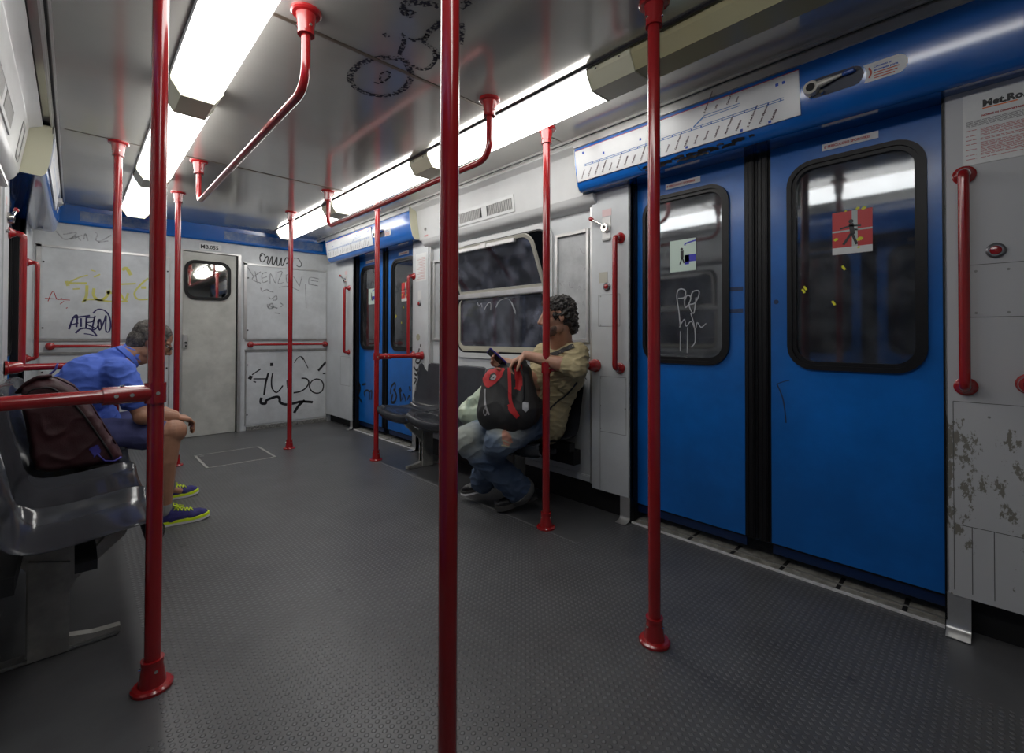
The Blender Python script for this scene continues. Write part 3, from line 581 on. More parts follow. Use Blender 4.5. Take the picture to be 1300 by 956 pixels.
# stickers on the panes of the near door
def pane_sticker_red(lf, S, y0, y1, z0, z1):
    X = S.X(.0852); g = lambda ya, yb, za, zb, e=0: box(bm, X-.0004-e, X+.0002-e, ya, yb, za, zb)
    H = z1-z0; W = y1-y0
    bm = B(); g(y0, y1, z0, z1); obj('safety_sticker', bm, mat('sticker_red', (.55, .03, .03), .4), lf)
    bm = B(); g(y0, y1, z0, z0+.16*H, .0006); obj('sticker_caption', bm, STICK, lf)
    bm = B(); g(y0+.36*W, y0+.50*W, z0+.16*H, z1, .0006); g(y0, y1, z0+.52*H, z0+.56*H, .0006); obj('sticker_door_gap', bm, mat('sticker_grey', (.45, .5, .48), .4), lf)
    # a figure caught between two doors
    bm = B(); yc = y0+.52*W; zc = z0+.62*H
    sweep(bm, [(X-.001, yc, zc+.13*H), (X-.0016, yc, zc+.13*H)], .009, 14)
    for p0, p1, wd in (((yc, zc+.08*H), (yc-.006, zc-.18*H), .017), ((yc, zc-.16*H), (yc+.028, zc-.40*H), .010), ((yc-.004, zc-.16*H), (yc-.02, zc-.42*H), .010), ((yc, zc+.03*H), (yc+.04, zc-.02*H), .007), ((yc, zc+.03*H), (yc-.035, zc+.0*H), .007)):
        ribbon(bm, [p0, p1], wd, lambda u, v, w: (X-.0014, u, v))
    obj('sticker_figure', bm, INKK, lf)
    bm = B(); r = random.Random(2)
    for (u, v, s) in ((.30, .30, .016), (.33, .12, .008), (.9, .35, .012), (.35, 1.02, .010), (.2, 1.0, .012), (.65, 1.0, .006)):
        ribbon(bm, [(y0+u*W-s/2, z0+v*H), (y0+u*W, z0+v*H+s/3), (y0+u*W+s/2, z0+v*H-s/4)], s*.8, lambda a, b, w: (X-.002, a, b))
    for (u, v) in ((.72, -.33), (1.75, -.75), (.98, -1.15), (1.8, -.82)):
        ribbon(bm, [(y0+u*W-.006, z0+v*H-.008), (y0+u*W+.004, z0+v*H+.010)], .009, lambda a, b, w: (X-.002, a, b))
    obj('yellow_paint_fleck', bm, mat('yellow_fleck', (.75, .70, .02), .4), lf)
pane_sticker_red(lfR, RS, .368, .510, 1.445, 1.63)
def pane_sticker_mint(lf, S, y0, y1, z0, z1):
    X = S.X(.0852); H = z1-z0; W = y1-y0
    bm = B(); box(bm, X-.0004, X, y0, y1, z0, z1); obj('boarding_sticker', bm, mat('sticker_mint', (.50, .62, .55), .4), lf)
    bm = B()
    box(bm, X-.001, X-.0006, y0, y0+.42*W, z0+.28*H, z0+.50*H); box(bm, X-.001, X-.0006, y0+.25*W, y0+.42*W, z0+.20*H, z0+.5*H); ribbon(bm, [(y0+.40*W, z0+.80*H), (y0+.38*W, z0+.86*H), (y0, z0+.92*H)], .008, lambda u, v, w: (X-.001, u, v))
    obj('sticker_blue_mark', bm, mat('sticker_blue', (.02, .02, .40), .4), lf)
    bm = B(); yc = y0+.52*W; zc = z0+.5*H
    sweep(bm, [(X-.0006, yc+.002, zc+.2*H), (X-.0012, yc+.002, zc+.2*H)], .008, 12)
    for p0, p1, wd in (((yc, zc+.15*H), (yc, zc-.08*H), .018), ((yc, zc-.05*H), (yc+.012, zc-.28*H), .008), ((yc, zc-.05*H), (yc-.012, zc-.25*H), .008)):
        ribbon(bm, [p0, p1], wd, lambda u, v, w: (X-.0012, u, v))
    obj('sticker_figure', bm, INKK, lf)
pane_sticker_mint(lfL, RS, 1.129, 1.279, 1.445, 1.62)
lb = [c for c in dB.children if c.name.startswith('door_leaf')]
graffiti('door2_tagR', INKK, lb[0], lambda u, v, w: (RS.X(.079), u, v), wscale=2); graffiti('door2_tagL', INKK, lb[1], lambda u, v, w: (RS.X(.079), u, v), wscale=2)
pane_sticker_red(lb[0], RS, 4.08, 4.22, 1.44, 1.63); pane_sticker_mint(lb[1], RS, 4.80, 4.95, 1.445, 1.62)
# rubbed marks on the near door between window and seal
bm = B()
for y0, y1, z in ((.885, .95, 1.325), (.885, .95, 1.215)): RS.bx(bm, .078, .0795, y0, y1, z-.010, z+.010)
ribbon(bm, [(.733, .86), (.71, .80), (.70, .74), (.695, .68)], .006, lambda u, v, w: (RS.X(.079), u, v))
ribbon(bm, [(.733, .86), (.70, .875), (.68, .88)], .004, lambda u, v, w: (RS.X(.079), u, v))
sweep(bm, [(RS.X(.078), .735, 1.25), (RS.X(.0795), .735, 1.25)], .011, 12)
obj('scuff_mark', bm, mat('dark_scuff', (.01, .03, .09), .6), lfL)

# ---- blue headers over the doors
def header(S, c, label, flip, brk):
    """flip: +1 puts the map on the far half, -1 on the near half"""
    y0, y1 = c-.962, c+.962
    t = thing('door_header', (S.X(-.05), c, 1.97), label or None, 'header panel' if label else None)
    zt, zb = 2.262, 1.972
    k = (S.hb-S.ht)/.05
    pr2 = [(S.ht, zt), (S.ht, 2.20), (S.ht+.006*k, 2.12), (S.ht+.020*k, 2.05), (S.ht+.034*k, 2.0), (S.hb-.001, zb+.010), (S.hb+.012, zb), (.075, zb+.012), (.075, zt)]
    bm = B(); extrude_y(bm, [(S.X(d), z) for d, z in pr2], y0+.004, y1-.004)
    body = autosmooth(obj('header_body', bm, BLUEH, t), 50)
    for ya, yb in ((y0, y0+.004), (y1-.004, y1)):
        bm = B(); extrude_y(bm, [(S.X(d), z) for d, z in pr2], ya, yb); obj('end_plate', bm, CREAM, t)
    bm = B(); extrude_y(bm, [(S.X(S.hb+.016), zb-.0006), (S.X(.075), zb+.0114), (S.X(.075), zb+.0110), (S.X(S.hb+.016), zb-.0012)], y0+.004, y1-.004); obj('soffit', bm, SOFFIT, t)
    bm = B(); extrude_y(bm, [(S.X(S.ht-.006), 2.262), (S.X(S.ht-.006), 2.225), (S.X(S.ht+.004), 2.22), (S.X(S.ht+.004), 2.262)], y0, y1); obj('top_strip', bm, ALU, t)
    # surface point of the sloping face
    def face(z, o=.0):
        P = sorted(pr2[:6], key=lambda q: q[1])
        for (d0, z0), (d1, z1) in zip(P, P[1:]):
            if z0 <= z <= z1: return S.X(d0+(d1-d0)*(z-z0)/(z1-z0)-o)
        return S.X(P[0][0]-o)
    return t, face, y0, y1
INKN = mat('map_text_brown', (.07, .03, .04), .5)
def route_map(S, t, face, ya, yb):
    """ya: end where the line starts (reader's left), yb: reader's right"""
    zb, zt = 2.022, 2.200
    # flat board fixed over the curved panel
    xa, xb = face(zb), face(zt); of = .0085
    pl = lambda z, o=of: xa+(xb-xa)*(z-zb)/(zt-zb)-S.s*o
    bm = B(); plate(bm, [(ya, zb), (yb, zb), (yb, zt), (ya, zt)], [], lambda u, v, w: (pl(v)+S.s*w, u, v), .0065)
    mp_ = obj('route_map', bm, mat('map_board', (.66, .67, .68), .30, coat=.2, var=.12, vscale=3), t)
    W = yb-ya
    P = lambda u, v, w=0: (pl(zb+v*(zt-zb), of+.001), ya+u*W, zb+v*(zt-zb))
    bm = B(); lw = .0045/abs(W)
    def line(u0, v0, u1, v1, wd=.008):
        n = 6
        for i in range(n):
            a = i/n; b = (i+1)/n
            vs = [P(u0+(u1-u0)*a, v0+(v1-v0)*a-wd), P(u0+(u1-u0)*b, v0+(v1-v0)*b-wd), P(u0+(u1-u0)*b, v0+(v1-v0)*b+wd), P(u0+(u1-u0)*a, v0+(v1-v0)*a+wd)]
            bm.faces.new([bm.verts.new(q) for q in vs])
    line(.05, .50, .95, .50); line(.05, .45, .95, .45); line(.66, .66, .80, .66); line(.66, .72, .80, .72)
    line(.615, .52, .66, .70, .02)
    obj('map_line', bm, mat('map_line_blue', (.04, .16, .42), .4), mp_)
    st = ['Laurentina', 'EUR Fermi', 'EUR Palasport', 'EUR Magliana', 'Marconi', 'Basilica S. Paolo', 'Garbatella', 'Piramide', 'Circo Massimo', 'Colosseo', 'Cavour', 'Termini', 'Castro Pretorio', 'Policlinico', 'Bologna', 'Tiburtina', 'Quintiliani', 'Monti Tiburtini', 'Pietralata', 'S. M. del Soccorso', 'Ponte Mammolo', 'Rebibbia']
    sgn = 1 if W > 0 else -1; objs = []
    yd0 = Vector(P(.5, .2)); yd1 = Vector(P(.5, .5)); up = (yd1-yd0).normalized(); xv = Vector((0, sgn, 0))
    a = math.radians(62)
    xd = xv*math.cos(a)+up*math.sin(a); yd = -xv*math.sin(a)+up*math.cos(a)
    for i, s in enumerate(st):
        u = .06+.88*i/(len(st)-1)
        o = Vector(P(u-.030, .07)); objs.append(text('s', s, .0125, o, xd, yd, INKN, None, bold=.0005))
        q = Vector(P(u, .47)); r0 = .0028; bm = B()
        bm.faces.new([bm.verts.new(q+xv*r0*c_+up*r0*s_) for c_, s_ in ((-1, -1), (1, -1), (1, 1), (-1, 1))]); obj('map_dot', bm, INKB, mp_)
    for s, u in (("S. Agnese Annibaliano", .665), ('Libia', .71), ("Conca d'Oro", .755), ('Jonio', .79)):
        objs.append(text('s', s, .0110, Vector(P(u, .78)), xd, yd, INKN, None, bold=.0005))
    for u, v in ((.05, .88), (.17, .66), (.37, .68), (.93, .84), (.952, .84), (.80, .05), (.58, .05), (.90, .05)):
        q = Vector(P(u, v)); r0 = .006; bm = B()
        bm.faces.new([bm.verts.new(q+xv*r0*c_+up*r0*s_) for c_, s_ in ((-1, -1), (1, -1), (1, 1), (-1, 1))]); obj('map_symbol', bm, INKB, mp_)
    for o in objs:
        o.name = 'station_lettering'; o.parent = mp_
    bm = B(); zz = [2.202, 2.207]
    vs = [bm.verts.new((face(z, .002), y, z)) for z in zz for y in (ya, yb)]; bm.faces.new((vs[0], vs[1], vs[3], vs[2])); obj('map_edge_line', bm, INKR, t)
def surf_patch(name, poly, f, material, parent, res=.0025):
    bm = B(); us = [p[0] for p in poly]; vs = [p[1] for p in poly]; cache = {}
    def ins(x, y):
        c = False
        for i in range(len(poly)):
            x0, y0 = poly[i]; x1, y1 = poly[i-1]
            if (y0 > y) != (y1 > y) and x < (x1-x0)*(y-y0)/(y1-y0)+x0: c = not c
        return c
    def g(i, j):
        if (i, j) not in cache: cache[(i, j)] = bm.verts.new(f(i*res, j*res))
        return cache[(i, j)]
    for i in range(int(min(us)/res)-1, int(max(us)/res)+1):
        for j in range(int(min(vs)/res)-1, int(max(vs)/res)+1):
            if ins((i+.5)*res, (j+.5)*res): bm.faces.new((g(i, j), g(i+1, j), g(i+1, j+1), g(i, j+1)))
    return obj(name, bm, material, parent)
def release_handle(S, t, face, y, side):
    """round boss with a lever in an oval recess; side=-1 lever points to -Y"""
    z = 2.106; X0 = face(z)
    bm = B(); pts = rrect(y-.022 if side > 0 else y-.172, y+.172 if side > 0 else y+.022, z-.036, z+.036, .0355)
    bm.free(); hd = surf_patch('handle_recess', pts, lambda u, v: (face(v, .0016), u, v), mat('recess_dark_blue', (.006, .012, .035), .45), t)
    bm = B(); cyl(bm, (X0, y, z), (X0-S.s*.028, y, z), .029, .026, 24); h = obj('release_handle', bm, mat('worn_light_metal', (.62, .60, .54), .35, metal=.3), t); autosmooth(h)
    bm = B(); cyl(bm, (X0-S.s*.028, y, z), (X0-S.s*.0295, y, z), .016, .016, 18); obj('keyhole', bm, BLACK, h)
    bm = B(); sweep(bm, [(X0-S.s*.016, y+side*.022, z+.004), (X0-S.s*.02, y+side*.05, z+.006), (X0-S.s*.016, y+side*.105, z+.014)], [.015, .013, .005], 10); obj('lever', bm, MATS['worn_light_metal'], h)
    bm = B(); sweep(bm, [(X0-S.s*.008, y+side*.10, z+.012), (X0-S.s*.016, y+side*.115, z+.015), (X0-S.s*.016, y+side*.14, z+.016), (X0-S.s*.008, y+side*.148, z+.015)], [.003, .009, .009, .003], 12); obj('lever_tip', bm, mat('blue_knob', (.02, .08, .35), .3), h)
    bm = B(); cyl(bm, (X0-S.s*.004, y+side*.035, z-.025), (X0-S.s*.014, y+side*.035, z-.025), .008, .008, 10); obj('bolt', bm, CHROME, h); bm = B(); cyl(bm, (X0-S.s*.004, y-side*.005, z-.03), (X0-S.s*.012, y-side*.005, z-.03), .006, .006, 10); obj('bolt', bm, CHROME, h)
def emergency_sticker(S, t, face, y, side):
    # rounded at the far end, notched at the lever end
    n = 10; pts = []
    L = .135; z0, z1 = 2.064, 2.130; zc = (z0+z1)/2; r = (z1-z0)/2
    for k in range(n+1):
        a = -math.pi/2+math.pi*k/n; pts.append((y+side*(L-r+r*math.cos(a)), zc+r*math.sin(a)))
    for k in range(n+1):
        a = math.pi/2-math.pi*k/n; pts.append((y+side*(.012*math.cos(a)), zc+r*math.sin(a)*.98))
    s = surf_patch('emergency_sticker', pts, lambda u, v: (face(v, .0014), u, v), STICK, t)
    xd = (0, -1, 0) if S.s > 0 else (0, 1, 0)
    rd = S.s*-1
    yL = y+side*.035 if side*rd > 0 else y+side*(L-.02)
    for k, (ln, mt_) in enumerate((('Comando di', INKB), ('emergenza porta', INKB))):
        text('sticker_text', ln, .0105, (face(2.11-.012*k, .0026), yL, 2.110-.012*k), xd, (0, 0, 1), mt_, s, bold=.0004)
    bm = B()
    for k, ln in enumerate((.075, .070, .062)):
        zz = 2.090-.009*k; a = yL; b = yL+rd*ln
        vs = [bm.verts.new((face(z_, .0026), y_, z_)) for z_, y_ in ((zz, a), (zz, b), (zz+.0035, b), (zz+.0035, a))]; bm.faces.new(vs)
    ribbon(bm, [(y+side*.020, zc+.018), (y+side*.027, zc), (y+side*.020, zc-.018)], .006, lambda u, v, w: (face(v, .0026), u, v))
    obj('sticker_print', bm, mat('sticker_orange_red', (.5, .09, .05), .5), s)
def white_glare(*a): pass
hA = header(RS, C1, 'blue header panel with route map and release lever over the near blue door', 1, 0)
route_map(RS, hA[0], hA[1], 1.765, .575)
release_handle(RS, hA[0], hA[1], .530, -1); emergency_sticker(RS, hA[0], hA[1], .362, -1)
hB = header(RS, C2+.10, 'blue header panel with route map over the far blue door', 1, 0)
route_map(RS, hB[0], hB[1], 5.585, 4.42)
release_handle(RS, hB[0], hB[1], 4.33, -1); emergency_sticker(RS, hB[0], hB[1], 4.17, -1)
hC = header(LS, C2+.10, 'blue header panel with route map at the left edge of the photo', -1, 0)
route_map(LS, hC[0], hC[1], 3.70, 4.88)
release_handle(LS, hC[0], hC[1], 4.95, 1); emergency_sticker(LS, hC[0], hC[1], 5.11, 1)
hD = header(LS, C1, '', -1, 0)[0]; hD.name = 'trim_13'; hD['kind'] = 'structure'

# worn black scuff on the near header's lower edge
bm = B(); r = random.Random(7)
for k in range(30):
    y = 1.30-.55*r.random(); l = .02+.05*r.random(); z = 1.982+.018*r.random()
    ribbon(bm, [(y, z), (y+l*.5, z+.004), (y+l, z)], .006+.008*r.random(), lambda u, v, w: (hA[1](max(v, 1.985), .002), u, max(v, 1.975)))
ribbon(bm, [(1.37, 2.04), (1.35, 2.00), (1.335, 1.985)], .003, lambda u, v, w: (hA[1](v, .003), u, v)); ribbon(bm, [(1.18, 2.03), (1.12, 2.035), (1.08, 2.045)], .004, lambda u, v, w: (hA[1](v, .003), u, v))
obj('scuff_mark', bm, INKK, hA[0])

# ---- overhead air duct panels above the windows
def duct(S, label):
    y0, y1 = BAY[0]-.045, BAY[1]+.055
    t = thing('air_duct_cover', (S.X(-.02), 2.68, 1.9), label, 'duct cover')
    f = lambda pr: [(S.X(d), z) for d, z in pr]
    lower = [(-.045, 1.965), (-.036, 1.94), (-.026, 1.925), (-.008, 1.912), (.02, 1.90), (.042, 1.895), (.042, 1.965)]
    bm = B(); extrude_y(bm, f(lower), y0, y1)
    upper = [(-.135, 2.262), (-.135, 2.250), (-.085, 2.228), (-.082, 2.222), (-.045, 1.9655), (.042, 1.9655), (.042, 2.262)]
    extrude_y(bm, f(upper), C1+.962+.012, C2+.10-.962-.004)
    autosmooth(obj('duct_body', bm, PAINT2, t), 40)
    fx = lambda z, o=0: S.X(-.082+(2.222-z)/(2.222-1.9655)*.037-o)
    # vent grille
    def vent(ya, yb, za, zb):
        bm = B(); plate(bm, [(ya, za), (yb, za), (yb, zb), (ya, zb)], [[(ya+.022, za+.022), (yb-.022, za+.022), (yb-.022, zb-.022), (ya+.022, zb-.022)]], lambda u, v, w: (fx(v, .006)+S.s*w, u, v), .006)
        g = obj('vent_frame', bm, PAINT2, t)
        bm = B(); vs = [bm.verts.new((fx(z, .0008), y, z)) for y, z in ((ya+.02, za+.02), (yb-.02, za+.02), (yb-.02, zb-.02), (ya+.02, zb-.02))]; bm.faces.new(vs); obj('vent_backing', bm, BLACK, g)
        bm = B(); n = 42
        for i in range(n):
            if i == n//2: obj('vent_slat', bm, mat('slat_white', (.45, .45, .44), .4), g); bm = B()
            y = ya+.03+(yb-ya-.06)*i/(n-1)
            if abs(i-n/2+.5) < 3: continue
            vs = [(fx(za+.022, .005), y, za+.022), (fx(za+.022, .005), y+.0075, za+.022), (fx(zb-.022, .005), y+.0075, zb-.022), (fx(zb-.022, .005), y, zb-.022)]
            lo = [bm.verts.new(q) for q in vs]; hi = [bm.verts.new((q[0]+S.s*.003, q[1], q[2])) for q in vs]
            bm.faces.new(lo); bm.faces.new(hi[::-1])
            for i2 in range(4): bm.faces.new((lo[i2], lo[(i2+1) % 4], hi[(i2+1) % 4], hi[i2]))
        obj('vent_slat', bm, mat('slat_white', (.45, .45, .44), .4), g)
        bm = B(); yc = (ya+yb)/2; plate(bm, [(yc-.03, za+.022), (yc+.03, za+.022), (yc+.03, zb-.022), (yc-.03, zb-.022)], [], lambda u, v, w: (fx(v, .0045)+S.s*w, u, v), .003); obj('vent_divider', bm, PAINT2, g)
    vent(2.40, 3.07, 1.985, 2.105)
    return t, fx
du = duct(RS, 'white overhead duct panel with a vent grille above the tilted window')
dl = duct(LS, 'white overhead duct panel with a vent grille at the upper left edge')
bm = B(); cyl(bm, (du[1](2.05, 0), 3.56, 2.05), (du[1](2.05, .004), 3.56, 2.05), .016, .016, 16); obj('duct_lock', bm, ALUD, du[0])
bm = B(); cyl(bm, (du[1](2.05, .004), 3.56, 2.05), (du[1](2.05, .006), 3.56, 2.05), .009, .009, 12); obj('duct_lock_core', bm, BLACK, du[0])
bm = B(); box(bm, du[1](1.99, .0015), du[1](1.99, .0005), 3.53, 3.59, 1.985, 2.005); obj('red_notice', bm, mat('pale_red_print', (.50, .25, .25), .5), du[0])
# slotted latch at the end of the left duct
bm = B(); plate(bm, rrect(3.40, 3.55, 1.985, 2.18, .03), [rrect(3.425, 3.525, 2.01, 2.155, .02)], lambda u, v, w: (dl[1](v, .003)-w, u, v), .002); obj('latch_slot', bm, ALUD, dl[0])

# ---- bay windows
def bay_window(S, n, tilt):
    t = thing('window_%d' % n, (S.X(.05), 2.675, .93), kind='structure')
    y0, y1, z0, z1 = 2.125, 3.225, .92, 1.875
    bm = B(); plate(bm, rrect(y0-.012, y1+.012, z0-.012, z1+.006, .125), [rrect(y0+.03, y1-.03, z0+.03, z1-.03, .10)], S.mp(.028), .035)
    obj('window_frame', bm, mat('window_frame_grey', (.56, .57, .57), .35, var=.1), t)
    bm = B(); plate(bm, rrect(y0+.029, y1-.029, z0+.029, z1-.029, .10), [rrect(y0+.042, y1-.042, z0+.042, z1-.042, .09)], S.mp(.03), .03)
    obj('window_gasket', bm, RUB, t)
    bm = B(); S.bx(bm, .012, .055, y0+.03, y1-.03, 1.395, 1.435); bevel(bm, .005); obj('mullion', bm, ALU, t)
    bm = B(); S.bx(bm, .042, .048, y0+.035, y1-.035, z0+.035, 1.40); lp = obj('lower_pane', bm, GLASSW, t)
    bm = B(); plate(bm, rrect(y0+.045, y1-.045, z0+.045, 1.40, .07), [rrect(y0+.062, y1-.062, z0+.085, 1.392, .05)], S.mp(.034), .008); obj('pane_edge', bm, mat('yellowed_edge', (.42, .40, .32), .5), t)
    if S.s > 0: graffiti('pane2_scratch', mat('etched_scratch', (.35, .36, .38), .5), lp, lambda u, v, w: (S.X(.0412), u, v))
    # hopper sash hinged on the mullion, leaning into the room
    a = math.atan2(.14, .33) if tilt else .12
    ca, sa = math.cos(a), math.sin(a); zb = 1.438
    mp_ = lambda u, v, w: (S.X(.035-(v)*sa+w*ca), u, zb+v*ca+w*sa)
    H = .385
    r = [q for q in rrect(y0+.062, y1-.062, -.10, H, .085) if q[1] > 0]; r = r+[(y0+.062, 0), (y1-.062, 0)]
    rr = [q for q in rrect(y0+.085, y1-.085, -.08, H-.024, .068) if q[1] > .02]; rr = rr+[(y0+.085, .02), (y1-.085, .02)]
    bm = B(); plate(bm, r, [rr], mp_, .016); sash = obj('hopper_sash', bm, mat('sash_cream_grey', (.40, .39, .34), .4), t)
    bm = B(); plate(bm, rr, [], lambda u, v, w: mp_(u, v, w+.006), .004); obj('upper_pane', bm, GLASSW, sash)
    bm = B(); ya, yb = y0+.20, y1-.02
    q0 = Vector(mp_(0, H-.03, -.02))
    box(bm, q0.x-.014, q0.x+.014, ya, yb, q0.z-.012, q0.z+.016); bevel(bm, .004); obj('pull_bar', bm, ALU, sash)
    bm = B(); box(bm, q0.x-.020, q0.x+.012, 2.62, 2.69, q0.z-.016, q0.z+.022); bevel(bm, .004); obj('bar_clip', bm, ALU, sash)
    bm = B(); sweep(bm, [mp_(y1-.07, .30, -.012), (S.X(.02), y1-.02, 1.47)], .004, 8); box(bm, S.X(.0), S.X(.025), y1-.03, y1+.005, 1.60, 1.612); obj('stay_arm', bm, ALUD, t)
    # framed grey panels on both sides
    return t
W1 = bay_window(RS, 1, True); W2 = bay_window(LS, 2, False)
def side_frame(S, y0, y1, z0, z1, label, tg=None):
    t = thing('notice_holder', (S.X(.04), (y0+y1)/2, z0), label, 'notice holder')
    bm = B(); S.bx(bm, .038, .0445, y0+.012, y1-.012, z0+.012, z1-.012); pn = obj('grey_panel', bm, GREYW, t)
    bm = B()
    S.bx(bm, .022, .0445, y0, y0+.022, z0, z1); S.bx(bm, .022, .0445, y1-.022, y1, z0, z1)
    S.bx(bm, .022, .0445, y0+.022, y1-.022, z0, z0+.022); S.bx(bm, .022, .0445, y0+.022, y1-.022, z1-.022, z1); bevel(bm, .002, 1)
    obj('frame_rail', bm, ALU, t)
    if tg: graffiti(tg, MARKF, pn, lambda u, v, w: (S.X(.0372), u, v), 'marker_scribble')
side_frame(RS, 1.80, 2.085, 1.045, 1.775, 'aluminium notice frame with scratched grey panel behind the man in khaki', 'panel_tag_near')
side_frame(RS, 3.27, 3.56, 1.045, 1.775, 'aluminium notice frame left of the tilted window, partly behind the centre pole')
side_frame(LS, 3.27, 3.56, 1.045, 1.775, 'aluminium notice frame on the left wall at the far end of the window')

# ------------------------------------------------------------------ ceiling lamps
def lamp(x0, x1, y0, y1, lit, label, cap=True, y_end=None):
    t = thing('ceiling_lamp', ((x0+x1)/2, (y0+y1)/2, ZC), label, 'lamp')
    prof = lambda e=0: [(x0+e, ZC-.001), (x0+.004+e, ZC-.030), (x0+.042+e*.5, ZC-.088+e), (x1-.042-e*.5, ZC-.088+e), (x1-.004-e, ZC-.030), (x1-e, ZC-.001)]
    bm = B(); extrude_y(bm, prof(.004), y0+.22 if cap else y0, y1); obj('diffuser', bm, LIT if lit else OFF, t)
    if cap:
        bm = B(); extrude_y(bm, prof(0), y0+.008, y0+.214); extrude_y(bm, prof(-.002), y0-.002, y0+.008); extrude_y(bm, prof(-.002), y0+.214, y0+.222)
        c = obj('end_cap', bm, CREAM, t)
        bm = B()
        for yy in (y0+.05, y0+.17):
            sweep(bm, [(x0+.001, yy, ZC-.020), (x0-.003, yy, ZC-.019)], .004, 8)
        obj('cap_screw', bm, ALUD, c)
    if y_end:
        bm = B(); extrude_y(bm, prof(-.002), y1, y1+.03); obj('far_end_cap', bm, CREAM, t)
    return t
XR = (1.658, 1.868); XL = (.308, .522)
lamp(*XR, 4.10, 5.63, True, 'lit ceiling lamp in the right row, farthest of that row', y_end=1)
lamp(*XR, 2.56, 4.10, True, 'lit ceiling lamp in the right row, middle one above the bent red rail')
lamp(*XR, 1.05, 2.56, True, 'lit ceiling lamp in the right row ending at the cream cap by the dark one')
lamp(*XR, -.45, 1.05, False, 'unlit yellowed ceiling lamp above the near blue door')
lamp(*XR, -1.34, -.45, False, 'unlit ceiling lamp behind the camera in the right row')
lamp(*XL, 4.19, 5.58, True, 'lit ceiling lamp in the left row, farthest and smallest of that row', y_end=1)
lamp(*XL, 2.60, 4.19, True, 'lit ceiling lamp in the left row, middle one crossed by the near left pole')
lamp(*XL, 1.10, 2.60, True, 'large lit ceiling lamp at the top left of the photo', cap=True)
lamp(*XL, -.40, 1.10, True, 'lit ceiling lamp in the left row over the camera')

# ------------------------------------------------------------------ red poles and rails
PR = .0215
def flange(bm, x, y, z, up, n=24):
    """round base with a tapering collar; up=+1 sits on the floor, -1 hangs from the ceiling"""
    h = .088
    pts = [(x, y, z), (x, y, z+up*.008), (x, y, z+up*.013), (x, y, z+up*.014), (x, y, z+up*.030), (x, y, z+up*(h-.012)), (x, y, z+up*(h-.011)), (x, y, z+up*h)]
    sweep(bm, pts, [.054, .054, .048, .036, .034, .0275, .030, .030], n)
def screws(bm, x, y, z, up):
    for a in (40, 160, 280):
        dx, dy = math.cos(math.radians(a)), math.sin(math.radians(a))
        sweep(bm, [(x+dx*.028, y+dy*.028, z+up*.06), (x+dx*.034, y+dy*.034, z+up*.06)], .005, 8)
def pole(x, y, label, ztop=ZC, rail=None, lean=0, r=PR):
    t = thing('grab_pole', (x, y, 0), label, 'pole')
    bm = B(); cyl(bm, (x, y, .01), (x+lean, y, ztop-.01), r, r, 24); autosmooth(obj('tube', bm, RED, t))
    for nm, zz, up in (('floor_flange', 0.001, 1), ('ceiling_flange', ztop, -1)):
        bm = B(); flange(bm, x+(lean if up < 0 else 0), y, zz, up); f = autosmooth(obj(nm, bm, RED, t))
        bm = B(); screws(bm, x+(lean if up < 0 else 0), y, zz, up); obj('screw', bm, CHROME, f)
    if rail:
        (wx, wy), zr = rail
        bm = B(); p0 = Vector((x, y, zr)); p1 = Vector((wx, wy, zr)); d = (p1-p0).normalized()
        cyl(bm, p0+d*.02, p1-d*.006, .0195, .0195, 20)
        rr = autosmooth(obj('end_rail', bm, RED, t))
        bm = B(); cyl(bm, p0-Vector((0, 0, .031)), p0+Vector((0, 0, .031)), .028, .028, 22); cyl(bm, p0+d*.015, p0+d*.125, .026, .026, 20)
        cl = autosmooth(obj('clamp', bm, RED, t))
        bm = B(); sd = d.cross(Vector((0, 0, 1))).normalized()
        for k in (.0, .062, .098):
            for s in (-1, 1):
                q = p0+d*k+sd*s*.0255; sweep(bm, [q, q+sd*s*.004], .0055, 10)
        sweep(bm, [p0+d*.08+Vector((0, 0, .025)), p0+d*.08+Vector((0, 0, .029))], .006, 10)
        obj('screw', bm, CHROME, cl)
        bm = B(); sweep(bm, [p1-d*.001, p1-d*.012, p1-d*.016, p1-d*.05, p1-d*.07], [.040, .040, .035, .033, .024], 22); autosmooth(obj('wall_flange', bm, RED, t))
    return t
pole(1.505, .851, 'red floor-to-ceiling pole in front of the near blue door')
pole(.610, .85, 'thick red pole in the centre of the photo, nearest the camera')
pole(1.518, 4.723, 'red pole standing before the right half of the back wall')
pole(.626, 4.737, 'red pole behind the seated man in the blue shirt, beside the cab door')
pole(1.952, 1.778, 'red pole in front of the man in khaki, with an end rail to the wall', ztop=2.272, rail=((2.35, 1.722), .905))
pole(1.931, 3.767, 'red pole at the far end of the right bench, with an end rail', ztop=2.272, rail=((2.35, 3.690), .905))
pole(.185, 1.80, 'red pole at the near end of the left bench, with a rail running left', lean=.003, rail=((-.272, 1.745), .905))
pole(.187, 3.766, 'red pole at the far end of the left bench, in front of the graffitied wall', lean=.003, rail=((-.272, 3.70), .905))

def hung_rail(x, y0, y1, zl, label):
    t = thing('ceiling_rail', (x, (y0+y1)/2, ZC), label, 'rail')
    bm = B(); sweep(bm, fillet([(x, y0, ZC-.01), (x, y0, zl), (x, y1, zl), (x, y1, ZC-.01)], .10, 10), .0165, 18); autosmooth(obj('tube', bm, RED, t))
    for y in (y0, y1):
        bm = B(); flange(bm, x, y, ZC, -1); f = autosmooth(obj('ceiling_flange', bm, RED, t))
        bm = B(); screws(bm, x, y, ZC, -1); obj('screw', bm, CHROME, f)
hung_rail(.615, 1.765, 3.79, 2.0, 'bent red ceiling rail hanging in the left part of the carriage')
hung_rail(1.52, 1.775, 3.825, 1.985, 'bent red ceiling rail hanging below the right row of lamps')

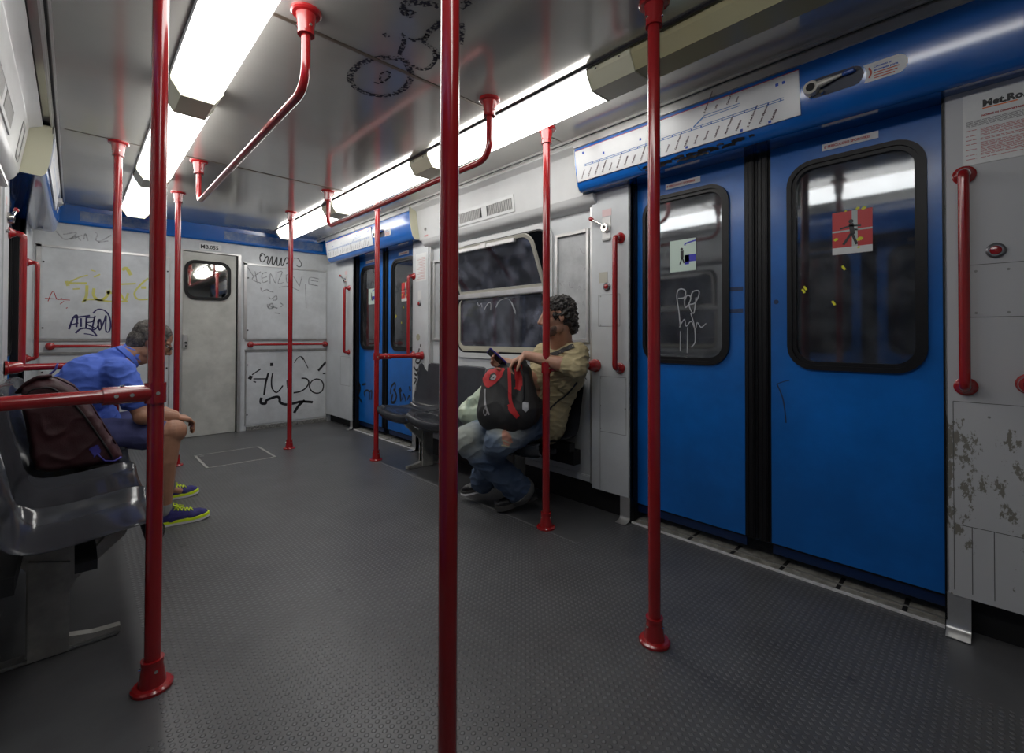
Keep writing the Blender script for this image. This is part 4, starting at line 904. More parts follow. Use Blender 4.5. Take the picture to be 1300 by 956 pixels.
def hrail_wall(S, y, z0, z1, label, off=.058):
    t = thing('grab_bar', (S.X(0), y, z0), label, 'handle')
    xs = S.X(-off)
    bm = B(); sweep(bm, fillet([(S.X(-.006), y, z1), (xs, y, z1), (xs, y, z0), (S.X(-.006), y, z0)], .042, 9), .0158, 18); autosmooth(obj('tube', bm, RED, t))
    for z in (z0, z1):
        bm = B(); sweep(bm, [(S.X(0), y, z), (S.X(-.007), y, z), (S.X(-.012), y, z), (S.X(-.028), y, z)], [.033, .033, .026, .018], 22); f = autosmooth(obj('flange', bm, RED, t))
        bm = B()
        for a in (30, 150, 270):
            dy, dz = .024*math.cos(math.radians(a)), .024*math.sin(math.radians(a)); sweep(bm, [(S.X(-.007), y+dy, z+dz), (S.X(-.0105), y+dy, z+dz)], .0035, 8)
        obj('screw', bm, CHROME, f)
hrail_wall(RS, .088, .905, 1.672, 'red wall handle on the chipped panel at the right edge')
hrail_wall(RS, 1.548, .897, 1.668, 'red wall handle between the seated man and the near blue door')
hrail_wall(RS, 3.845, .910, 1.655, 'red wall handle between the tilted window and the far blue door')
hrail_wall(RS, 5.27, .897, 1.650, 'red wall handle in the right far corner beside the far door')
hrail_wall(LS, 3.84, .90, 1.66, 'red wall handle at the left edge, longer looking of the two there', off=.058)
hrail_wall(LS, 5.27, .90, 1.66, 'red wall handle at the left edge, shorter looking one in front of the back wall', off=.056)
# stub of the end rail at the right edge of the frame
t = thing('grab_bar', (2.35, -.055, .93), 'end of a red rail at the right edge beside the chipped paint', 'handle')
bm = B(); sweep(bm, [(2.35, -.068, .925), (2.343, -.068, .925), (2.338, -.068, .925), (2.30, -.068, .925)], [.036, .036, .032, .028], 22); autosmooth(obj('flange', bm, RED, t))
bm = B(); cyl(bm, (2.31, -.068, .925), (1.95, -.11, .925), .0195, .0195, 20); autosmooth(obj('tube', bm, RED, t))

def back_rail(x0, x1, label):
    z = .985; y = YB-.052
    t = thing('back_wall_rail', ((x0+x1)/2, YB, z), label, 'rail')
    bm = B(); cyl(bm, (x0, y, z), (x1, y, z), .0135, .0135, 16); autosmooth(obj('tube', bm, RED, t))
    for x in (x0, x1):
        bm = B(); sweep(bm, [(x, YB-.012, z), (x, YB-.02, z), (x, YB-.024, z), (x, YB-.06, z), (x, YB-.068, z)], [.034, .034, .026, .024, .012], 20); autosmooth(obj('flange', bm, RED, t))
back_rail(1.475, 2.325, 'thin red horizontal rail on the back wall right of the cab door')
back_rail(-.155, .66, 'thin red horizontal rail on the back wall left of the cab door')

# ------------------------------------------------------------------ small wall fittings
def lever_unit(S, y, z, label):
    t = thing('emergency_lever', (S.X(0), y, z), label, 'lever')
    bm = B(); S.bx(bm, -.004, .0, y-.032, y+.032, z-.075, z+.065); bevel(bm, .0015, 1); obj('back_plate', bm, mat('lever_plate', (.55, .55, .54), .35, metal=.4), t)
    bm = B(); S.bx(bm, -.0012, 0, y-.034, y+.034, z+.072, z+.115); obj('red_print', bm, mat('faint_pink_print', (.60, .44, .44), .5), t)
    bm = B(); sweep(bm, [(S.X(-.004), y, z), (S.X(-.018), y, z), (S.X(-.030), y, z)], [.030, .030, .024], 24); h = autosmooth(obj('lever_hub', bm, CHROME, t))
    bm = B(); cyl(bm, (S.X(-.030), y, z), (S.X(-.033), y, z), .010, .010, 16); obj('hub_core', bm, BLACK, h)
    bm = B(); sweep(bm, [(S.X(-.02), y+.015, z+.015), (S.X(-.03), y+.085, z+.058)], [.008, .006], 12); obj('lever_arm', bm, CHROME, h)
    bm = B(); sweep(bm, [(S.X(-.0295), y+.080, z+.055), (S.X(-.030), y+.084, z+.058), (S.X(-.031), y+.098, z+.067), (S.X(-.031), y+.106, z+.072), (S.X(-.031), y+.110, z+.0745)], [.006, .012, .013, .010, .003], 14); autosmooth(obj('red_knob', bm, RED, h), 60)
    bm = B(); S.bx(bm, -.012, -.004, y-.026, y+.026, z-.078, z-.066); obj('lower_catch', bm, ALUD, t)
lever_unit(RS, 1.645, 1.745, 'chrome emergency lever with a red knob left of the near blue door')
lever_unit(RS, 5.36, 1.745, 'small chrome emergency lever in the far right corner')
lever_unit(LS, 3.70, 1.72, 'emergency lever with red knob at the left edge of the photo')
def call_button(S, y, z, label):
    t = thing('call_button', (S.X(0), y, z), label, 'button')
    bm = B(); sweep(bm, [(S.X(0), y, z), (S.X(-.006), y, z), (S.X(-.011), y, z)], [.026, .026, .020], 24); autosmooth(obj('bezel', bm, mat('grey_bezel', (.18, .18, .19), .3, metal=.6), t))
    bm = B(); sweep(bm, [(S.X(-.010), y, z), (S.X(-.014), y, z), (S.X(-.016), y, z)], [.016, .014, .006], 20); autosmooth(obj('red_cap', bm, RED, t))
call_button(RS, 0.01, 1.388, 'round red button right of the red handle at the right edge')
call_button(RS, 1.643, 1.387, 'round red button below the chrome lever, left of the near door')
call_button(RS, 3.742, 1.39, 'tiny round red button on the panel right of the far blue door')
t = thing('small_sign', (2.349, 1.672, 1.44), 'small tan metal sign above the red button left of the near door', 'sign')
bm = B(); box(bm, 2.3485, 2.3499, 1.638, 1.702, 1.412, 1.478); obj('plate', bm, mat('tan_sign', (.42, .41, .35), .4), t)
t = thing('wall_notice', (2.349, 3.735, 1.70), 'faded paper notice on the panel right of the far blue door', 'notice')
bm = B(); box(bm, 2.3485, 2.3499, 3.63, 3.81, 1.60, 1.86); obj('sheet', bm, STICK, t)
bm = B()
for k in range(14): box(bm, 2.3479, 2.3484, 3.65, 3.79-.03*(k % 3), 1.62+k*.015, 1.624+k*.015)
obj('printed_lines', bm, mat('pale_red_print', (.50, .25, .25), .5), t)
for (y, z, lb) in ((3.74, 1.47, 'white paper label above the tiny red button by the far door'), (3.765, 1.075, 'round tan sticker remains below the tiny red button by the far door')):
    t = thing('wall_label', (2.349, y, z), lb, 'label'); bm = B()
    if z > 1.2: box(bm, 2.3487, 2.3499, y-.03, y+.03, z-.045, z+.045)
    else: sweep(bm, [(2.3499, y, z), (2.3488, y, z)], .033, 9)
    obj('sheet', bm, STICK if z > 1.2 else mat('tan_residue', (.36, .35, .25), .6), t)

# regulations poster at the right edge
t = thing('regulations_poster', (2.349, .0, 1.83), 'white regulations poster headed Met.Ro. above the handle at the right edge', 'poster')
bm = B(); box(bm, 2.3480, 2.3499, -.11, .090, 1.705, 1.962); pp = obj('sheet', bm, STICK, t)
text('title', 'Met.Ro.', .033, (2.3474, .040, 1.906), (0, -1, 0), (0, 0, 1), INKK, t, bold=.0016)
bm = B(); box(bm, 2.3474, 2.3478, -.045, .040, 1.898, 1.902)
obj('orange_rule', bm, ORG, t)
text('subtitle', 'NORME DI COMPORTAMENTO', .0088, (2.3474, .042, 1.872), (0, -1, 0), (0, 0, 1), INKR, t, bold=.0004)
r = random.Random(5)
def lines(bm, y0, y1, z0, z1, dz):
    z = z1
    while z > z0:
        y = y0
        while y > y1:
            l = .006+.018*r.random(); box(bm, 2.3474, 2.3478, max(y-l, y1), y, z-dz*.42, z); y -= l+.0025
        z -= dz
bm = B(); lines(bm, .082, -.10, 1.842, 1.862, .0045); obj('grey_paragraph', bm, INKG, t)
bm = B()
zz = 1.83
for n in (3, 2, 2, 3, 3, 2, 1):
    lines(bm, .045, -.10, zz-.0045*n, zz, .0045); lines(bm, .082, .055, zz-.004, zz, .005); zz -= .0045*n+.006
obj('red_paragraphs', bm, mat('poster_red', (.45, .10, .10), .5), t)

# floor hatch
t = thing('floor_hatch', (1.065, 4.74, 0), 'rectangular floor hatch with worn metal edging before the cab door', 'hatch')
bm = B(); w_ = .012; a = (.795, 1.33, 4.468, 5.01)
box(bm, a[0], a[1], a[2], a[2]+w_, .0, .0022); box(bm, a[0], a[1], a[3]-w_, a[3], .0, .0022); box(bm, a[0], a[0]+w_*1.6, a[2], a[3], .0, .0022); box(bm, a[1]-w_*1.6, a[1], a[2], a[3], .0, .0022)
obj('hatch_frame', bm, mat('hatch_edge', (.50, .49, .46), .5, metal=.2, var=.4, vscale=25), t)
bm = B(); box(bm, a[0]+.025, a[1]-.025, a[2]+w_+.003, a[3]-w_-.003, .0, .0018); obj('hatch_cover', bm, mat('hatch_rubber', (.085, .085, .088), .5, var=.15), t)
bm = B(); sweep(bm, [(.845, 4.94, .0015), (.845, 4.94, .004)], .018, 16); obj('hatch_lock', bm, ALUD, t)
# edge line of the smooth strips
bm = B(); box(bm, 1.922, 1.928, 1.53, 3.88, .0, .0008); obj('trim_12', bm, mat('mat_edge', (.17, .17, .17), .6), kind='structure')

# ------------------------------------------------------------------ benches
def seat_mesh(S, Wd):
    """bucket shell for one place, local y 0..pitch, x as depth from the wall"""
    n = 24
    prof = [(-.395, .375), (-.420, .392), (-.432, .420), (-.428, .444), (-.410, .456), (-.37, .458), (-.30, .450), (-.22, .440), (-.15, .438), (-.11, .446), (-.08, .470), (-.06, .51), (-.045, .57), (-.03, .64), (-.016, .71), (-.004, .78), (.000, .815), (.006, .835), (.018, .838), (.026, .822)]
    sm = []
    for i in range(len(prof)-1):
        q = [Vector(prof[max(i-1, 0)]), Vector(prof[i]), Vector(prof[i+1]), Vector(prof[min(i+2, len(prof)-1)])]
        for k in range(4):
            t = k/4; sm.append((i+t, .5*((2*q[1])+(-q[0]+q[2])*t+(2*q[0]-5*q[1]+4*q[2]-q[3])*t*t+(-q[0]+3*q[1]-3*q[2]+q[3])*t**3)))
    sm.append((len(prof)-1, Vector(prof[-1])))
    lerp = lambda x, a, b: max(0, min(1, (x-a)/(b-a)))
    bm = B(); grid = []
    for i, (d, z) in sm:
        row = []
        for k in range(n+1):
            u = -1+2*k/n; au = abs(u)
            e = au**4.5; c = 1-au*au; dz = 0; dd = 0
            bk = lerp(i, 9, 13); bk = bk*bk*(3-2*bk); tp = lerp(i, 15, 18); fr = 1-lerp(i, 0, 5)
            dz = (.020*e-.015*c)*(1-bk)-.018*max(0, (au-.72)/.28)**2.2*tp
            dd = (-.016*e+.010*c)*bk-.004*c*fr
            x = S.X(d+dd); row.append(bm.verts.new((x, u*Wd/2, z+dz)))
        grid.append(row)
    for r0, r1 in zip(grid, grid[1:]):
        for k in range(n): bm.faces.new((r0[k], r0[k+1], r1[k+1], r1[k]))
    bmesh.ops.solidify(bm, geom=bm.faces[:], thickness=.007)
    return bm
def bench(S, labels):
    y0, pitch, ox, oz = (1.80, .4825, 0, .003) if S.s > 0 else (1.83, .475, .057, .020); first = None
    for i in range(4):
        yc = y0+pitch*(i+.5)
        if first is None:
            first = obj('bucket_chair', seat_mesh(S, pitch-.005), SEAT); first.location = (ox, yc, oz); autosmooth(first, 60)
            o = first
        else:
            o = first.copy(); COL.objects.link(o); o.location = (ox, yc, oz)
        tag(o, labels[i], 'seat', 'plastic bench seats on the %s side' % S.n)
    t = thing('bench_support', (S.X(-.2), 2.77, 0), 'metal bench frame under the %s seats' % S.n, 'bench support')
    for q in ((-.30, -.25, .385, .412), (-.13, -.075, .37, .42), (-.085, -.02, .28, .37)):
        bm = B(); S.bx(bm, q[0], q[1], y0+.03, y0+pitch*4-.03, q[2], q[3]); obj('seat_beam', bm, BLACK, t)
    for y in (2.23, 3.33):
        bm = B()
        f = lambda u, v, w: (S.X(u), y-.016+w, v)
        plate(bm, [(-.135, .004), (-.135, .30), (-.075, .384), (-.245, .384), (-.40, .384), (-.385, .352), (-.255, .235), (-.24, .20), (-.24, .045), (-.30, .030), (-.375, .026), (-.375, .004)],
              [[(-.262, .30), (-.262, .365), (-.335, .365), (-.31, .335)]], f, .032)
        plate(bm, [(-.24, .0), (-.14, .0), (-.14, .33), (-.24, .30)], [], lambda u, v, w: (S.X(u), y-.030+w, v+.004), .060)
        lg = obj('leg', bm, STEELLEG, t)
        bm = B(); S.bx(bm, -.372, -.05, y-.028, y+.028, .0, .012); bevel(bm, .004); obj('foot_bar', bm, ALUD, lg)
        bm = B(); sweep(bm, [(S.X(-.345), y, .012), (S.X(-.345), y, .02)], .011, 8); sweep(bm, [(S.X(-.30), y-.02, .35), (S.X(-.30), y+.02, .35)], .010, 8); obj('bolt', bm, ALUD, lg)
    if S.s < 0: t.location.x += .03
    return t
bench(LS, ['dark grey plastic seat on the left, nearest the camera', 'dark grey plastic seat on the left, second from the camera, before the maroon backpack',
           'dark grey plastic seat on the left under the maroon backpack', 'dark grey plastic seat on the left under the man in blue'])
bench(RS, ['dark grey plastic seat on the right under the man in khaki', 'dark grey plastic seat on the right carrying the pale plastic bag',
           'empty dark grey seat on the right, partly behind the centre pole', 'empty dark grey seat at the far end of the right bench'])

# ------------------------------------------------------------------ soft bodies (people, bags)
from mathutils import noise as mnoise
from mathutils.bvhtree import BVHTree
def V(*a): return Vector(a)
def capsule(bm, p0, p1, r0, r1, n=14, m=5, flat=1.0, fdir=None):
    """tapered capsule; flat<1 squeezes it along fdir"""
    p0, p1 = Vector(p0), Vector(p1); d = (p1-p0); L = d.length
    if L < 1e-5: d = Vector((0, 0, 1))
    d.normalize()
    if fdir is not None:
        b = Vector(fdir); b = (b-d*b.dot(d)).normalized(); a = b.cross(d).normalized()
    else: a, b = frame_of(d)
    prof = []
    for k in range(m+1):
        t = math.pi/2*k/m; prof.append((p0-d*r0*math.cos(t), r0*math.sin(t)))
    for k in range(m+1):
        t = math.pi/2*k/m; prof.append((p1+d*r1*math.sin(t), r1*math.cos(t)))
    top = bm.verts.new(prof[0][0]); end = bm.verts.new(prof[-1][0]); rings = []
    for c, r in prof[1:-1]:
        rings.append([bm.verts.new(c+(a*math.cos(2*math.pi*k/n)+b*math.sin(2*math.pi*k/n)*flat)*r) for k in range(n)])
    for k in range(n):
        bm.faces.new((top, rings[0][k], rings[0][(k+1) % n])); bm.faces.new((end, rings[-1][(k+1) % n], rings[-1][k]))
    for r0_, r1_ in zip(rings, rings[1:]):
        for k in range(n): bm.faces.new((r0_[k], r1_[k], r1_[(k+1) % n], r0_[(k+1) % n]))
def ell(bm, c, ax, n=20, rot=None):
    """ellipsoid; rot is a 3x3 with the axes as columns"""
    M3 = (rot if rot else Matrix.Identity(3)) @ Matrix.Diagonal(Vector(ax))
    M4 = Matrix.Translation(Vector(c)) @ M3.to_4x4()
    bmesh.ops.create_uvsphere(bm, u_segments=n, v_segments=n//2+2, radius=1, matrix=M4)
def axes(f, up=(0, 0, 1)):
    f = Vector(f).normalized(); s = Vector(up).cross(f).normalized(); u = f.cross(s).normalized()
    return Matrix((( f.x, s.x, u.x), (f.y, s.y, u.y), (f.z, s.z, u.z)))   # columns: forward, left, up
def blob(name, bm, material, parent=None, voxel=.006, smooth=6, disp=None, sub=0):
    bmesh.ops.recalc_face_normals(bm, faces=bm.faces)
    me = bpy.data.meshes.new(name); bm.to_mesh(me); bm.free()
    o = bpy.data.objects.new(name, me); COL.objects.link(o)
    r = o.modifiers.new('r', 'REMESH'); r.mode = 'VOXEL'; r.voxel_size = voxel
    if smooth:
        s = o.modifiers.new('s', 'SMOOTH'); s.iterations = smooth; s.factor = .5
    dg = bpy.context.evaluated_depsgraph_get(); dg.update()
    me2 = bpy.data.meshes.new_from_object(o.evaluated_get(dg)); o.modifiers.clear(); o.data = me2; bpy.data.meshes.remove(me)
    me2.name = name
    if disp:
        nv = [v.normal.copy() for v in me2.vertices]
        for v, nn in zip(me2.vertices, nv): v.co += nn*disp(v.co)
    for p in me2.polygons: p.use_smooth = True
    me2.materials.clear(); me2.materials.append(material)
    if parent is not None: o.parent = parent; o.matrix_parent_inverse = parent.matrix_basis.inverted()
    return o
def tree_of(o):
    bm = B(); bm.from_mesh(o.data); t = BVHTree.FromBMesh(bm); bm.free(); return t
def projector(o, origin, a, b, n, off=.0012):
    """maps (u,v) metres in the a/b plane through origin onto the surface of o, seen along -n"""
    t = tree_of(o); origin, a, b, n = Vector(origin), Vector(a).normalized(), Vector(b).normalized(), Vector(n).normalized()
    def f(u, v, w=0):
        p = origin+a*u+b*v+n*.6
        h = t.ray_cast(p, -n)
        q = h[0] if h[0] is not None else origin+a*u+b*v
        return q+(h[1]*off if h[0] is not None and h[1] is not None else n*off)
    return f
def inside(p, poly):
    x, y = p; c = False
    for i in range(len(poly)):
        x0, y0 = poly[i]; x1, y1 = poly[i-1]
        if (y0 > y) != (y1 > y) and x < (x1-x0)*(y-y0)/(y1-y0)+x0: c = not c
    return c
def patch(name, poly, f, material, parent, res=.004):
    bm = B(); us = [p[0] for p in poly]; vs = [p[1] for p in poly]; cache = {}
    def g(i, j):
        if (i, j) not in cache: cache[(i, j)] = bm.verts.new(f(i*res, j*res))
        return cache[(i, j)]
    for i in range(int(min(us)/res)-1, int(max(us)/res)+1):
        for j in range(int(min(vs)/res)-1, int(max(vs)/res)+1):
            if inside(((i+.5)*res, (j+.5)*res), poly): bm.faces.new((g(i, j), g(i+1, j), g(i+1, j+1), g(i, j+1)))
    return obj(name, bm, material, parent, smooth=True)
def wrinkle(amp, sc=(9, 9, 9), rot=0, seed=0, fine=.3):
    def f(co):
        x = co.x*math.cos(rot)+co.y*math.sin(rot); y = -co.x*math.sin(rot)+co.y*math.cos(rot)
        p = Vector((x*sc[0]+seed, y*sc[1], co.z*sc[2]))
        r = 1-abs(mnoise.noise(p))*2.2
        return amp*(r*r-.45)+amp*fine*mnoise.noise(p*3.1)
    return f
SKIN = mat('skin', (.42, .215, .135), .48, var=.14, vscale=14, sss=.12, bump=.08, bscale=160)
SKIN2 = mat('skin_pale', (.50, .27, .18), .48, var=.16, vscale=14, sss=.12, bump=.08, bscale=160)
POLO = mat('blue_polo_cotton', (.085, .17, .68), .8, var=.12, vscale=8, bump=.12, bscale=420)
SHORTS = mat('slate_blue_shorts', (.085, .095, .25), .85, var=.15, vscale=9, bump=.12, bscale=300)
KHAKI = mat('khaki_shirt_cotton', (.41, .345, .195), .85, var=.12, vscale=7, bump=.12, bscale=400)
GREYH = mat('grey_hair', (.17, .155, .14), .6, var=.72, vscale=55, bump=.6, bscale=110)
DARKH = mat('dark_curly_hair', (.050, .043, .037), .5, var=.75, vscale=60, bump=.7, bscale=90)
EYEW = mat('eye_white', (.7, .68, .64), .25); EYED = mat('eye_dark', (.02, .013, .01), .1)

def hand(bm, w, d, nrm, side, curl=(.5, .5, .5, .5), thumb=.5, s=1.0, spread=.12):
    """w wrist, d palm direction, nrm back-of-hand normal, side +1/-1 thumb side = side * (d x nrm)"""
    d = Vector(d).normalized(); nrm = Vector(nrm); nrm = (nrm-d*nrm.dot(d)).normalized(); t = d.cross(nrm).normalized()*side
    w = Vector(w)
    for k, off in enumerate((.026, .009, -.009, -.026)):
        capsule(bm, w+t*off*.55*s+d*.008*s, w+t*off*s+d*.080*s, .015*s, .0125*s, 12, 4)
    lens = ((.040, .025, .021), (.045, .029, .022), (.041, .027, .021), (.032, .021, .019))
    for k, off in enumerate((.029, .010, -.010, -.029)):
        p = w+t*off*s+d*.084*s; a = 0; dd = (d+t*spread*(off/.03)).normalized()
        rr = (.0092, .0096, .0092, .0082)[k]*s
        for q, L in enumerate(lens[k]):
            a += curl[k]*(.75, 1.0, .7)[q]
            v = (dd*math.cos(a)-nrm*math.sin(a)).normalized(); p2 = p+v*L*s
            capsule(bm, p, p2, rr*(1-.06*q), rr*(.94-.07*q), 10, 4); p = p2
    p = w+t*.020*s+d*.022*s; v = (d*.62+t*.72-nrm*.30).normalized()
    p2 = p+v*.045*s; capsule(bm, p, p2, .0145*s, .0115*s, 10, 4)
    v2 = (v*(1-thumb*.3)+d*.35-nrm*thumb*.7).normalized(); p3 = p2+v2*.032*s; capsule(bm, p2, p3, .0112*s, .0098*s, 10, 4)
    v3 = (v2+d*.25-nrm*thumb*.5-t*.2).normalized(); capsule(bm, p3, p3+v3*.024*s, .0098*s, .0080*s, 10, 4)
def head_parts(bm, C, f, up=(0, 0, 1), s=1.0):
    A = axes(f, up); fw, lf, u = A.col[0], A.col[1], A.col[2]; C = Vector(C)
    P = lambda x, y, z: C+(fw*x+lf*y+u*z)*s
    S = lambda *a: tuple(q*s for q in a)
    ell(bm, P(-.012, 0, .030), S(.098, .077, .088), 24, A)           # skull
    ell(bm, P(.022, 0, -.022), S(.072, .064, .085), 22, A)           # face
    ell(bm, P(.036, 0, -.075), S(.046, .044, .038), 18, A)           # jaw and chin
    ell(bm, P(.066, 0, -.092), S(.022, .024, .019), 14, A)           # chin
    for y in (-1, 1):
        ell(bm, P(.052, y*.036, -.022), S(.028, .024, .022), 12, A)  # cheek
        ell(bm, P(.008, y*.046, -.062), S(.036, .018, .030), 12, A)  # jaw angle
        capsule(bm, P(.078, y*.014, .026), P(.066, y*.048, .024), .010*s, .009*s, 8, 3)   # brow
        capsule(bm, P(-.006, y*.077, .008), P(-.012, y*.083, -.022), .013*s, .009*s, 10, 4, .55, lf)  # ear
        capsule(bm, P(-.014, y*.083, .012), P(-.018, y*.086, -.010), .012*s, .010*s, 10, 4, .5, lf)
        ell(bm, P(.092, y*.011, -.032), S(.011, .009, .008), 8, A)   # nostril wing
    capsule(bm, P(.086, 0, .018), P(.106, 0, -.024), .009*s, .0125*s, 10, 4)   # nose
    capsule(bm, P(.082, -.016, -.058), P(.082, .016, -.058), .008*s, .008*s, 8, 3)   # upper lip
    capsule(bm, P(.080, -.014, -.069), P(.080, .014, -.069), .008*s, .008*s, 8, 3)   # lower lip
    return P, A
def eyes(P, A, parent, s=1.0):
    for y in (-1, 1):
        bm = B(); ell(bm, P(.070, y*.031, .006), (.012*s,)*3, 14); e = obj('eye', bm, EYEW, parent, smooth=True)
        bm = B(); ell(bm, P(.0785, y*.031, .004), (.0050*s,)*3, 10); obj('iris', bm, EYED, e, smooth=True)

# ================================================================== man in the blue polo shirt (left bench)
man = thing('person', (.05, 3.45, .45), 'seated man in blue polo shirt and shorts leaning forward with glasses and running shoes', 'person')
hipR, hipL = V(.04, 3.36, .545), V(.04, 3.54, .545)
knR, knL = V(.405, 3.235, .535), V(.42, 3.70, .535)
anR, anL = V(.385, 3.275, .095), V(.465, 3.775, .095)
pel = V(.01, 3.45, .60); lum = V(.0, 3.45, .69); chest = V(.085, 3.44, .84); nb = V(.228, 3.43, .960)
shR, shL = V(.185, 3.265, .885), V(.20, 3.60, .885)
elR, elL = V(.275, 3.195, .645), V(.30, 3.70, .64)
wrR, wrL = V(.435, 3.365, .600), V(.455, 3.52, .592)
HC = V(.335, 3.435, 1.045); HF = V(.88, -.05, -.46)
bm = B()
P1, A1 = head_parts(bm, HC, HF, (0, 0, 1), 1.0)
capsule(bm, nb+V(-.01, 0, .0), HC+V(-.045, 0, -.045), .060, .056)
capsule(bm, V(.275, 3.43, .955), HC+V(.01, 0, -.07), .045, .042)
capsule(bm, chest, nb, .10, .07); capsule(bm, lum, chest, .11, .12, flat=1.2, fdir=(0, 1, 0)); capsule(bm, pel, lum, .11, .11)
for s_, h, k, a, e, w_ in ((shR, hipR, knR, anR, elR, wrR), (shL, hipL, knL, anL, elL, wrL)):
    capsule(bm, nb-V(.03, 0, .03), s_, .05, .052)
    capsule(bm, s_, e, .050, .040); capsule(bm, e, e+(w_-e)*.35, .046, .049); capsule(bm, e+(w_-e)*.3, w_, .049, .029)
    capsule(bm, pel, h, .085, .078); capsule(bm, h, k, .080, .058); ell(bm, k+V(.012, 0, .004), (.066, .062, .066), 16)
    calf = k+(a-k)*.35+V(-.022, 0, 0)
    capsule(bm, k+V(-.006, 0, -.02), calf, .056, .064); capsule(bm, calf, a+V(-.004, 0, .03), .062, .037); capsule(bm, a+V(-.004, 0, .04), a, .036, .036)
    capsule(bm, a+V(-.01, 0, -.02), a+V(.06, 0, -.05), .030, .022)
hand(bm, wrR, V(.86, .42, -.22), V(.2, -.25, .95), -1, (.55, .62, .68, .75), .6, 1.0)
hand(bm, wrL, V(.80, -.42, -.38), V(.3, .3, .9), 1, (.5, .55, .6, .65), .5, 1.0)
body1 = blob('body', bm, SKIN, man, .0045, 3)
eyes(P1, A1, man)
# polo shirt
bm = B()
capsule(bm, V(.0, 3.45, .615), V(.0, 3.45, .70), .132, .132, 20, 6, 1.18, (0, 1, 0)); capsule(bm, V(-.012, 3.45, .70), V(.075, 3.44, .845), .138, .138, 20, 6, 1.25, (0, 1, 0))
capsule(bm, V(.075, 3.44, .845), V(.155, 3.435, .915), .130, .085, 20, 6, 1.2, (0, 1, 0))
capsule(bm, V(.155, 3.435, .925), nb+V(.0, 0, .0), .085, .070); capsule(bm, V(.0, 3.45, .60), V(.09, 3.45, .61), .125, .11)
for s_, e in ((shR, elR), (shL, elL)):
    capsule(bm, V(.15, 3.43, .90), s_+V(.0, 0, .004), .078, .070); q = s_+(e-s_)*.62; capsule(bm, s_, q, .070, .068)
    capsule(bm, s_, chest+V(.03, 0, -.04), .07, .11)
def w1(co):
    a = wrinkle(.0065, (13, 7, 22), .5, 3)(co); return a
shirt1 = blob('polo_shirt', bm, POLO, man, .006, 6, w1)
# sleeve ends stay open looking: trim band
for s_, e in ((shR, elR), (shL, elL)):
    q = s_+(e-s_)*.66; d = (e-s_).normalized(); bm = B(); sweep(bm, [q-d*.012, q+d*.014], [.0655, .067], 26); o_ = obj('sleeve_hem', bm, POLO, shirt1, smooth=True)
bm = B(); ctr = nb+V(.008, 0, .012); dn = (HC-nb).normalized(); a_, b_ = frame_of(dn)
ring = []
for k in range(25):
    t_ = 2*math.pi*k/24; ring.append(ctr+(a_*math.cos(t_)+b_*math.sin(t_))*.064+dn*(.004*math.cos(2*t_)))
sweep(bm, [ctr-dn*.022, ctr+dn*.004, ctr+dn*.020, ctr+dn*.014], [.078, .067, .0655, .060], 26); autosmooth(obj('collar', bm, POLO, shirt1))
# shorts
bm = B()
capsule(bm, hipR+V(-.02, .04, .02), hipL+V(-.02, -.04, .02), .095, .095)
for h, k in ((hipR, knR), (hipL, knL)):
    q = h+(k-h)*.80; capsule(bm, h+V(-.03, 0, .01), q, .088, .083, 20, 6); capsule(bm, h+(k-h)*.6, q+V(0, 0, -.008), .086, .084)
blob('shorts', bm, SHORTS, man, .006, 5, wrinkle(.005, (6, 12, 8), .2, 9))
# hair
def hair(name, P, A, s, material, parent, shape, disp, vox=.004):
    bm = B()
    for (x, y, z, rx, ry, rz) in shape: ell(bm, P(x, y, z), (rx*s, ry*s, rz*s), 20, A)
    return blob(name, bm, material, parent, vox, 2, disp)
h1 = [(-.020, 0, .045, .098, .083, .082), (-.055, 0, -.01, .062, .072, .070), (-.012, -.047, .035, .07, .036, .055), (-.012, .047, .035, .07, .036, .055), (-.070, 0, -.055, .035, .052, .035), (.018, -.070, .012, .012, .010, .030), (.018, .070, .012, .012, .010, .030)]
hair('hair', P1, A1, 1.0, GREYH, man, h1, lambda co: .0035*mnoise.noise(co*70)+.002*mnoise.noise(co*150))
# glasses
bm = B(); fr = []
for y in (-1, 1):
    pts = [P1(.100-.006*abs(math.cos(t_)), y*.032+.024*math.cos(t_), .000+.017*math.sin(t_)) for t_ in [2*math.pi*k/20 for k in range(21)]]
    sweep(bm, pts, .0023, 8, cap=False)
    sweep(bm, [P1(.092, y*.056, .006), P1(.06, y*.079, .010), P1(-.01, y*.083, .012), P1(-.03, y*.082, .0)], .0026, 8)
sweep(bm, [P1(.102, -.009, .004), P1(.106, 0, .008), P1(.102, .009, .004)], .0022, 8)
g1 = obj('eyeglasses', bm, mat('dark_glasses_frame', (.012, .012, .014), .3), man, smooth=True)
bm = B()
for y in (-1, 1):
    vs = [bm.verts.new(P1(.0995-.005*abs(math.cos(t_)), y*.032+.022*math.cos(t_), .0155*math.sin(t_))) for t_ in [2*math.pi*k/16 for k in range(16)]]; bm.faces.new(vs)
obj('lens', bm, GLASS, g1)
